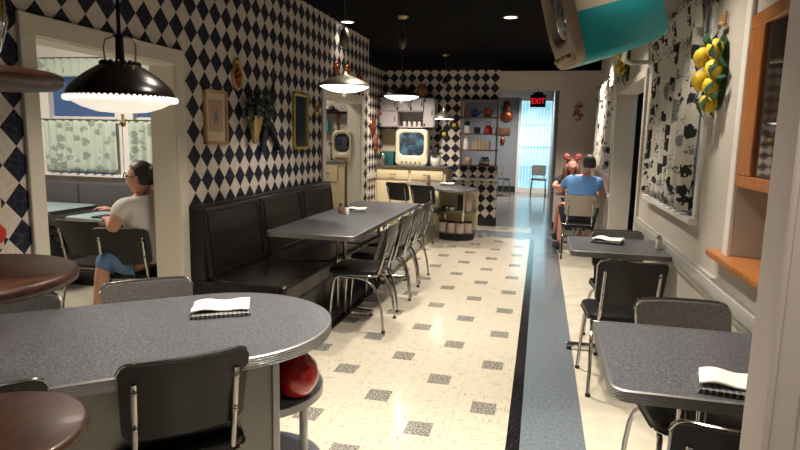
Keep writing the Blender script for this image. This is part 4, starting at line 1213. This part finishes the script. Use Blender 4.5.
# poster with red and black lettering sliver at left edge
p0 = PX(2, 235, XL); 
t = thing('red_pot_picture', (XL, 1.93, 1.10), 'cream picture with red pot at the left edge of the diamond wall', 'picture')
b = B(); b.box(0, .02, -.25, .13, -.17, .55, .004, 1); b.make('board', 'matp', t)
b = B(); b.box(.02, .024, -.02, .12, -.14, -.06, .004, 1); b.ell((.022, .12, -.10), (.004, .02, .03), seg=12, rings=8); b.make('red_pot', 'redmatte', t)
b = B()
for k in range(16): b.box(.02, .023, .085, .105, .05 + k * .028, .062 + k * .028)
b.make('lettering', 'terra', t)

# lemon plaques on the right wall
def lemon_plaque(py, pz, k, label, full=True):
    t = thing('lemon_plaque', (XR, py, pz), label, 'wall plaque')
    b = B(); b.lathe([(0, 0), (.13, 0), (.135, .008), (.12, .014), (0, .016)], n=30, M_=Matrix.Translation((-.001, 0, .0)) @ Matrix.Scale(1.36 * k, 4, (0, 0, 1)) @ Matrix.Scale(.78 * k, 4, (0, 1, 0)) @ Matrix.Rotation(-PI / 2, 4, 'Y')); b.make('back_plate', 'leaf', t)
    pos = [(-.05, .11), (.06, .085), (-.06, .015), (.06, -.03), (-.045, -.065), (-.03, -.145)]
    if not full: pos = pos[1:5]
    for i, (yy, zz) in enumerate(pos):
        b = B(); M_ = Matrix.Rotation(.5 * math.sin(i * 2.1), 4, 'X')
        b.lathe([(0, -.062), (.008, -.056), (.02, -.046), (.038, -.02), (.041, .005), (.034, .03), (.018, .045), (0, .052)], n=20, M_=Matrix.Translation((-.085 if yy > 0 else -.055, yy * k, zz * k)) @ M_ @ Matrix.Scale(k * .98, 4)); b.make('lemon', 'yellow', t)
    b = B(); rr = random.Random(5)
    for i in range(22):
        a = i * 2 * PI / 22; yy = .135 * math.cos(a) * k; zz = .165 * math.sin(a) * k; s_ = .06 * k
        R_ = Matrix.Rotation(-a + PI / 2 + rr.uniform(-.5, .5), 3, 'X')
        pts = [Vector((-.02, 0, -s_)), Vector((-.045, .45 * s_, 0)), Vector((-.02, 0, s_ * 1.2)), Vector((-.045, -.45 * s_, 0)), Vector((-.055, 0, 0))]
        b.add([R_ @ q + Vector((-.045 if i % 2 else -.005, yy, zz)) for q in pts], [(0, 1, 4), (1, 2, 4), (2, 3, 4), (3, 0, 4)])
    b.make('leaves', 'leaf', t, fix=False)
    if full:
        b = B(); b.tube([(-.02, -.05, .225), (-.03, 0, .235), (-.02, .05, .225)], .010, 8); b.tube([(-.015, .02, .23), (-.015, .03, .28)], .008, 6); b.tube([(-.015, -.02, .23), (-.015, -.03, .29)], .008, 6); b.make('raffia_tie', 'lightwood', t)
    return t
lemon_plaque(3.26, 1.80, 1.0, 'ceramic plaque of yellow lemons and green leaves beside the near window')
lemon_plaque(6.75, 2.28, 1.05, 'distant fruit plaque above right opening, under the turquoise television', False)
p = PY(577.5, 112, YB)
t = thing('grape_plaque', (p.x, YB, p.z), 'small bronze grape plaque on the end wall above the couple', 'wall plaque')
b = B(); rr = random.Random(2)
for i in range(26):
    zz = rr.uniform(-.13, .1); yy = rr.uniform(-1, 1) * (.065 * (1 - abs(zz) * 3.5) + .02); b.ell((yy, -.02 - rr.random() * .012, zz), (.02, .018, .02), seg=8, rings=6)
b.make('grapes', 'terra', t)
b = B(); b.ell((.0, -.012, .10), (.05, .012, .03)); b.ell((.02, -.012, .14), (.02, .012, .03)); b.make('leaf', 'brass', t)

# ------------------------------------------------------------------ TIERED ROUND STAND, left foreground
SX, SYY = -.935, .765
t = thing('tiered_stand', (SX, SYY, 0), 'dark wooden three-tier round stand at left edge, nearest the camera', 'stand')
for z, R, mt in ((.925, .172, 'wood'), (1.21, .170, 'wood'), (1.545, .165, 'wood')):
    b = B(); b.lathe([(0, z - .026), (R - .012, z - .026), (R - .002, z - .020), (R, z - .012), (R - .002, z - .004), (R - .010, z), (0, z)], n=72); b.make('round_shelf', mt, t, sharp=50)
b = B(); b.lathe([(.02, .03), (.03, .06), (.018, .12), (.022, .4), (.016, .9), (.016, 1.53), (0, 1.53)], n=24); b.make('centre_post', 'wood', t)
for k in range(3):
    a = k * 2.09 + .5; b = B(); b.tube([(0.02 * math.cos(a), .02 * math.sin(a), .12), (.12 * math.cos(a), .12 * math.sin(a), .08), (.2 * math.cos(a), .2 * math.sin(a), .016)], [.02, .018, .016], 10); b.make('leg', 'wood', t)
t = thing('amber_globe', (SX - .02, SYY + .01, 1.546), 'amber glass globe with highlights standing on the topmost wooden tier', 'glass globe')
b = B(); b.lathe([(.045, 0), (.06, .006), (.082, .035), (.095, .085), (.092, .12), (.07, .16), (.035, .18), (0, .183)], n=40); b.make('globe', 'amber', t)

# ------------------------------------------------------------------ NAPKINS, SHAKERS
def napkin_set(x, y, z, rz, where, s_=1.0):
    b = B()
    for k in range(3): b.box(-.10 * s_ + .003 * k, .10 * s_ - .002 * k, -.075 * s_, .07 * s_, k * .0045, k * .0045 + .0045, .002, 2)
    o = b.make('checked_cloth', 'plaid', None, (x, y, z)); o.rotation_euler = (0, 0, rz); tag(o, 'folded dark checked cloth ' + where, 'cloth')
    def fn(u, v):
        X = (-.095 + .19 * u) * s_; Y = (-.06 + .12 * v) * s_
        return Vector((X + .012 * v, Y + .010 * math.sin(u * 3), .021 + .004 * math.sin(u * 9) + .004 * math.sin(v * 7 + u * 5) + .006 * u * v))
    o = cloth('folded_napkin', fn, 14, 10, 'napkin', 'crumpled white napkin lying on the checked cloth ' + where, 'napkin', th=.006)
    o.location = (x, y, z); o.rotation_euler = (0, 0, rz)
napkin_set(-1.19, 1.99, .761, .55, 'on the round-ended table', 1.12)
napkin_set(.565, 1.76, .761, -.12, 'on the nearest right table', .95)
napkin_set(.48, 4.22, .761, -.25, 'on the second right table', 1.0)
napkin_set(-1.66, 5.20, .761, .2, 'on the long bench table', .9)
napkin_set(-1.35, 8.7, .761, .2, 'on the kitchen peninsula', 1.1)
def shaker(x, y, z, label, body='whitecer', cap='chrome', s_=1.0):
    t = thing('salt_shaker', (x, y, z), label, 'shaker')
    b = B(); b.lathe([(0, 0), (.02 * s_, 0), (.022 * s_, .006), (.019 * s_, .06 * s_), (.016 * s_, .068 * s_), (0, .068 * s_)], n=20); b.make('body', body, t)
    b = B(); b.lathe([(.017 * s_, .066 * s_), (.018 * s_, .07 * s_), (.016 * s_, .086 * s_), (.007, .093 * s_), (0, .094 * s_)], n=20); b.make('cap', cap, t)
p = PZ(658.5, 249, .76); shaker(p.x, p.y, .761, 'white shaker with metal cap on second right table by the wall')
p = PZ(347, 214.5, .76); shaker(p.x, p.y, .761, 'white shaker on the long table, right of its darker mate')
p = PZ(343, 213.5, .76); shaker(p.x - .02, p.y, .761, 'dark pepper shaker on the long table beside the white one', 'terra')
p = PZ(416, 182, .76); shaker(-1.62, 8.62, .761, 'cream shaker on the kitchen peninsula behind the chairs', 'lightwood', s_=1.5)

# ------------------------------------------------------------------ PEOPLE
def skin(name, pts, edges, rad, mats, parent=None, root=0, sub=2):
    me = bpy.data.meshes.new(name); me.from_pydata([tuple(p) for p in pts], edges, [])
    o = bpy.data.objects.new(name, me); COL.objects.link(o)
    m = o.modifiers.new('s', 'SKIN'); m.use_smooth_shade = True
    sv = me.skin_vertices[0].data
    for i, r in enumerate(rad):
        sv[i].radius = r if isinstance(r, tuple) else (r, r); sv[i].use_root = (i == root)
    s2 = o.modifiers.new('u', 'SUBSURF'); s2.levels = sub; s2.render_levels = sub
    bpy.context.view_layer.update()
    nm = bpy.data.meshes.new_from_object(o.evaluated_get(bpy.context.evaluated_depsgraph_get()))
    bpy.data.objects.remove(o)
    nm.materials.clear(); nm.materials.append(M[mats] if isinstance(mats, str) else mats)
    nm.polygons.foreach_set('use_smooth', [True] * len(nm.polygons))
    r = bpy.data.objects.new(name, nm); COL.objects.link(r)
    if parent: r.parent = parent
    return r
def head(b, c, face, k=1.0):
    """head with face features added into builder; face = horizontal direction"""
    f = Vector(face).normalized(); s_ = Vector((0, 0, 1)).cross(f).normalized(); up = f.cross(s_) * -1
    up = Vector((0, 0, 1)); Mx = Matrix(((s_.x, f.x, 0), (s_.y, f.y, 0), (s_.z, f.z, 1)))
    V = []; F = []; n = 24; m = 18
    for i in range(m + 1):
        th = PI * i / m
        for j in range(n):
            a = 2 * PI * j / n
            x = math.sin(th) * math.cos(a) * .074; y = math.sin(th) * math.sin(a) * .092; z = math.cos(th) * .112
            if z < 0:                       # taper to jaw and chin
                q = min(1, -z / .112); x *= 1 - .34 * q; y = y * (1 - .22 * q) + .018 * q
            if y > .05 and abs(x) < .02 and -.035 < z < .012:    # nose
                y += .018 * (1 - abs(x) / .02) * (1 - abs(z + .02) / .04)
            if y > .05 and .008 < z < .035 and .015 < abs(x) < .045: y -= .007
            if y > .05 and abs(x) < .025 and -.062 < z < -.048: y += .006
            V.append(Mx @ (Vector((x, y, z)) * k) + Vector(c))
    for i in range(m):
        for j in range(n):
            a = i * n + j; q = i * n + (j + 1) % n; F.append((a, a + n, q + n, q))
    b.add(V, F)
    for sx in (-1, 1): b.ell(Vector(c) + Mx @ Vector((sx * .075 * k, -.005 * k, -.01 * k)), (.012 * k, .018 * k, .03 * k), seg=10, rings=8)
    return Mx
def join_into(o, b, mats_add=None):
    """append builder geometry into existing object's mesh (same material)"""
    bm = bmesh.new(); bm.from_mesh(o.data)
    vs = [bm.verts.new(v) for v in b.v]
    for f in b.f:
        try: bm.faces.new([vs[i] for i in f]).smooth = True
        except ValueError: pass
    bmesh.ops.recalc_face_normals(bm, faces=bm.faces)
    bm.to_mesh(o.data); bm.free(); return o
def hand(b, wrist, d, up, k=1.0, curl=.5, side=1):
    d = Vector(d).normalized(); up = (Vector(up) - d * Vector(up).dot(d)).normalized(); s_ = d.cross(up) * side
    w = Vector(wrist)
    pm = Matrix((( d.x, s_.x, up.x), (d.y, s_.y, up.y), (d.z, s_.z, up.z)))
    b.ell(w + d * .04 * k, (.05 * k, .038 * k, .015 * k), pm, seg=14, rings=8)
    for i, L in enumerate((.062, .072, .068, .052)):
        base = w + d * .078 * k + s_ * (.027 - .018 * i) * k
        p1 = base + (d * math.cos(curl * .5) - up * math.sin(curl * .5)) * L * .45 * k
        p2 = p1 + (d * math.cos(curl * 1.3) - up * math.sin(curl * 1.3)) * L * .35 * k
        p3 = p2 + (d * math.cos(curl * 2.0) - up * math.sin(curl * 2.0)) * L * .25 * k
        b.tube([base - d * .02 * k, base, p1, p2, p3], [.009 * k, .009 * k, .0085 * k, .0075 * k, .006 * k], 8)
    t0 = w + d * .02 * k + s_ * .03 * k
    b.tube([t0 - s_ * .01 * k, t0 + (d * .5 + s_ * .6) * .03 * k, t0 + (d * .9 + s_ * .5) * .055 * k - up * .01 * k], [.012 * k, .010 * k, .007 * k], 8)

def person(name, label, J, face, skinm, hairm, top, bottom, build=1.0, hair='bun', sleeve=.55, shorts=.8, headk=1.0, shoe='blackcloth'):
    """J: dict of joints in world coordinates"""
    root = thing(name, (J['pelvis'][0], J['pelvis'][1], 0), label, 'person')
    O = Vector((J['pelvis'][0], J['pelvis'][1], 0)); j = {k: Vector(v) - O for k, v in J.items()}
    k = build
    pts = [j['pelvis'], j['waist'], j['chest'], j['neck'], j['head'] - Vector((0, 0, .06))]
    rad = [(.145 * k, .12 * k), (.125 * k, .105 * k), (.145 * k, .11 * k), .052, .05]
    ed = [(0, 1), (1, 2), (2, 3), (3, 4)]
    def chain(st, names, rs):
        prev = st
        for nme, r in zip(names, rs):
            pts.append(j[nme]); rad.append(r); ed.append((prev, len(pts) - 1)); prev = len(pts) - 1
    chain(2, ['shL', 'elL', 'wrL'], [.052 * k, .04 * k, .026]); chain(2, ['shR', 'elR', 'wrR'], [.052 * k, .04 * k, .026])
    chain(0, ['hipL', 'knL', 'anL'], [.085 * k, .06 * k, .036]); chain(0, ['hipR', 'knR', 'anR'], [.085 * k, .06 * k, .036])
    body = skin('body', pts, ed, rad, skinm, root)
    b = B(); head(b, j['head'], face, headk)
    for sd in ('L', 'R'):
        d = (j['wr' + sd] - j['el' + sd]); hand(b, j['wr' + sd], d, Vector((0, 0, 1)) if abs(d.normalized().z) < .8 else Vector(face), 1.0, .5, 1 if sd == 'L' else -1)
    join_into(body, b)
    # shirt
    g = 1.12
    lerp = lambda a, c, q: j[a].lerp(j[c], q)
    P = [j['pelvis'] + Vector((0, 0, -.02)), j['waist'], j['chest'], lerp('chest', 'neck', .85)]
    Rr = [(.158 * k, .135 * k), (.145 * k, .125 * k), (.160 * k, .125 * k), .062]
    E_ = [(0, 1), (1, 2), (2, 3)]
    for sd in ('L', 'R'):
        P += [j['sh' + sd], lerp('sh' + sd, 'el' + sd, sleeve)]; Rr += [.068 * k, .060 * k]; n = len(P); E_ += [(2, n - 2), (n - 2, n - 1)]
    skin('shirt', P, E_, Rr, top, root)
    P = [j['pelvis'], j['hipL'], lerp('hipL', 'knL', shorts), j['hipR'], lerp('hipR', 'knR', shorts)]
    Rr = [(.15 * k, .13 * k), .098 * k, .08 * k, .098 * k, .08 * k]; E_ = [(0, 1), (1, 2), (0, 3), (3, 4)]
    if shorts >= 1:
        P += [lerp('knL', 'anL', .25), lerp('knR', 'anR', .25)]; Rr += [.068 * k, .068 * k]; E_ += [(2, 5), (4, 6)]
    skin('trousers' if shorts >= 1 else 'shorts', P, E_, Rr, bottom, root)
    fd = Vector(face); fd.z = 0; fd.normalize()
    for sd in ('L', 'R'):
        a = j['an' + sd]; b = B(); b.ell(a + fd * .06 + Vector((0, 0, -.035)), (.05, .05, .04)); b.ell(a + fd * .12 + Vector((0, 0, -.045)), (.045, .045, .03)); b.ell(a + Vector((0, 0, -.04)), (.042, .042, .045))
        b.make('shoe', shoe, root)
    # hair
    f = Vector(face).normalized(); s_ = Vector((0, 0, 1)).cross(f); h = j['head']; q = headk
    Mx = Matrix(((s_.x, f.x, 0), (s_.y, f.y, 0), (0, 0, 1)))
    V = []; F = []; n = 24; m = 14
    for i in range(m + 1):
        for jx in range(n):
            a = 2 * PI * jx / n; front = math.sin(a)
            lim = PI * (.62 - .33 * min(1, max(0, (front + .15) / .5)))
            if hair == 'long': lim = PI * (.62 - .36 * min(1, max(0, (front + .05) / .4)))
            th = lim * i / m
            V.append(Mx @ (Vector((math.sin(th) * math.cos(a) * .083, math.sin(th) * math.sin(a) * .102 - .004, math.cos(th) * .121)) * q) + h)
    for i in range(m):
        for jx in range(n):
            a = i * n + jx; c = i * n + (jx + 1) % n; F.append((a, a + n, c + n, c))
    b = B(); b.add(V, F)
    if hair == 'bun': b.ell(h - f * .115 * q + Vector((0, 0, -.01)), (.04, .04, .045)); b.ell(h - f * .09 * q + Vector((0, 0, 0.02)), (.06, .06, .06))
    if hair == 'long':
        for sx in (-1, 1): b.tube([h + s_ * sx * .07 + Vector((0, 0, .03)), h + s_ * sx * .085 - f * .02 + Vector((0, 0, -.08)), h + s_ * sx * .09 + f * .01 + Vector((0, 0, -.2)), h + s_ * sx * .08 + f * .02 + Vector((0, 0, -.28))], [.03, .042, .035, .012], 12)
        b.tube([h - f * .07, h - f * .1 + Vector((0, 0, -.15)), h - f * .09 + Vector((0, 0, -.26))], [.07, .07, .03], 12)
    ho = b.make('hair', hairm, root, sharp=180, fix=False)
    return root, j, Mx, O
# woman at the nook table, in profile to the left
hd = PD(141, 178, 4.36)
J = dict(pelvis=(-2.66, 3.60, .53), waist=(-2.645, 3.57, .70), chest=(-2.635, 3.52, .90), neck=(-2.65, 3.50, 1.05), head=(hd.x + .0, hd.y, hd.z),
         shL=(-2.69, 3.31, .97), elL=tuple(PY(113, 229, 3.22)), wrL=tuple(PY(108, 219, 3.58)), shR=(-2.66, 3.73, .97), elR=(-3.0, 3.80, .83), wrR=(-3.15, 3.78, .86),
         hipL=(-2.78, 3.52, .50), knL=tuple(PY(104, 256, 3.36)), anL=(-2.92, 3.30, .10), hipR=(-2.80, 3.70, .50), knR=(-3.18, 3.78, .52), anR=(-3.15, 3.8, .10))
r, j, Mx, O = person('person', 'woman in white shirt and glasses sitting sideways in profile in the nook', J, (-.96, -.26, -.1), 'skin', 'hair', 'shirtw', 'denim', 1.0, 'bun', .72, 1.0)
b = B()
for sx in (-1, 1):
    c = j['head'] + Mx @ Vector((sx * .032, .094, .012)); b.torus(c, .024, .003, Mx @ Matrix.Rotation(PI / 2, 3, 'X'), 16, 6)
    b.tube([j['head'] + Mx @ Vector((sx * .056, .088, .015)), j['head'] + Mx @ Vector((sx * .078, .0, .01))], .003, 6)
b.tube([j['head'] + Mx @ Vector((-.01, .1, .014)), j['head'] + Mx @ Vector((.01, .1, .014))], .003, 6)
o = b.make('eyeglasses', 'black', None, (O.x, O.y, 0)); tag(o, 'dark-rimmed glasses on the face of the woman in white', 'glasses')
ph = PY(103, 216, 3.75)
b = B(); b.box(-.13, .10, -.08, .08, 0, .012, .004, 2); o = b.make('menu', 'blackcloth', None, (-3.36, 4.02, .762)); tag(o, 'dark menu lying on the blue table before the woman', 'menu')
# man in blue, seen from behind
hm = PY(589, 164, 7.72)
J = dict(pelvis=(.50, 7.66, .53), waist=(.50, 7.68, .70), chest=(.53, 7.72, .90), neck=(.56, 7.75, 1.03), head=tuple(hm),
         shL=(.37, 7.74, .96), elL=(.26, 7.90, .80), wrL=(.34, 8.14, .80), shR=(.72, 7.72, .95), elR=(.80, 7.85, .78), wrR=(.70, 8.14, .80),
         hipL=(.42, 7.72, .50), knL=(.33, 8.05, .50), anL=(.30, 7.95, .10), hipR=(.60, 7.72, .50), knR=(.68, 8.05, .50), anR=(.66, 7.95, .10))
person('person', 'man in a blue short-sleeved shirt seen from behind at the far table', J, (-.35, .93, 0), 'skinm', 'hairg', 'shirtb', 'navy', 1.12, 'short', .6, .9)
# woman opposite him
hw = PY(572, 166, 8.95)
J = dict(pelvis=(.52, 9.10, .53), waist=(.50, 9.07, .68), chest=(.45, 9.02, .86), neck=(.44, 8.98, .97), head=tuple(hw),
         shL=(.58, 9.0, .90), elL=(.64, 8.85, .78), wrL=(.50, 8.70, .80), shR=(.29, 9.0, .90), elR=(.20, 8.86, .79), wrR=(.33, 8.70, .80),
         hipL=(.60, 9.05, .50), knL=(.60, 8.68, .50), anL=(.60, 8.72, .10), hipR=(.42, 9.05, .50), knR=(.30, 8.75, .50), anR=(.26, 8.80, .10))
r, j, Mx, O = person('person', 'long-haired woman in black top and red bow headband facing the man', J, (.15, -.98, 0), 'skinm', 'hairl', 'blackcloth', 'blackcloth', .9, 'long', .6, .55, .95)
b = B()
hh = j['head']
for sx in (-1, 1):
    c = hh + Mx @ Vector((sx * .085, 0, .135)); b.ell(c, (.05, .02, .045), seg=14, rings=10); b.ell(c + Vector((-.02 * sx, 0, -.03)), (.03, .02, .02), seg=10, rings=8)
pts = [hh + Mx @ Vector((.09 * math.cos(a), 0, .125 * math.sin(a))) for a in [PI * i / 16 for i in range(17)]]
b.tube(pts, .008, 8)
dots = NT('polka_red'); dots.coord(); v = dots.vor(60, 'F1'); dots.set(color=dots.mix(dots.op('LESS_THAN', v, .25), (.25, .02, .02), (.7, .6, .5)), rough=.7)
o = b.make('bow_headband', dots.m, None, (O.x, O.y, 0)); tag(o, 'red dotted headband with two bows on the long-haired woman', 'headband')
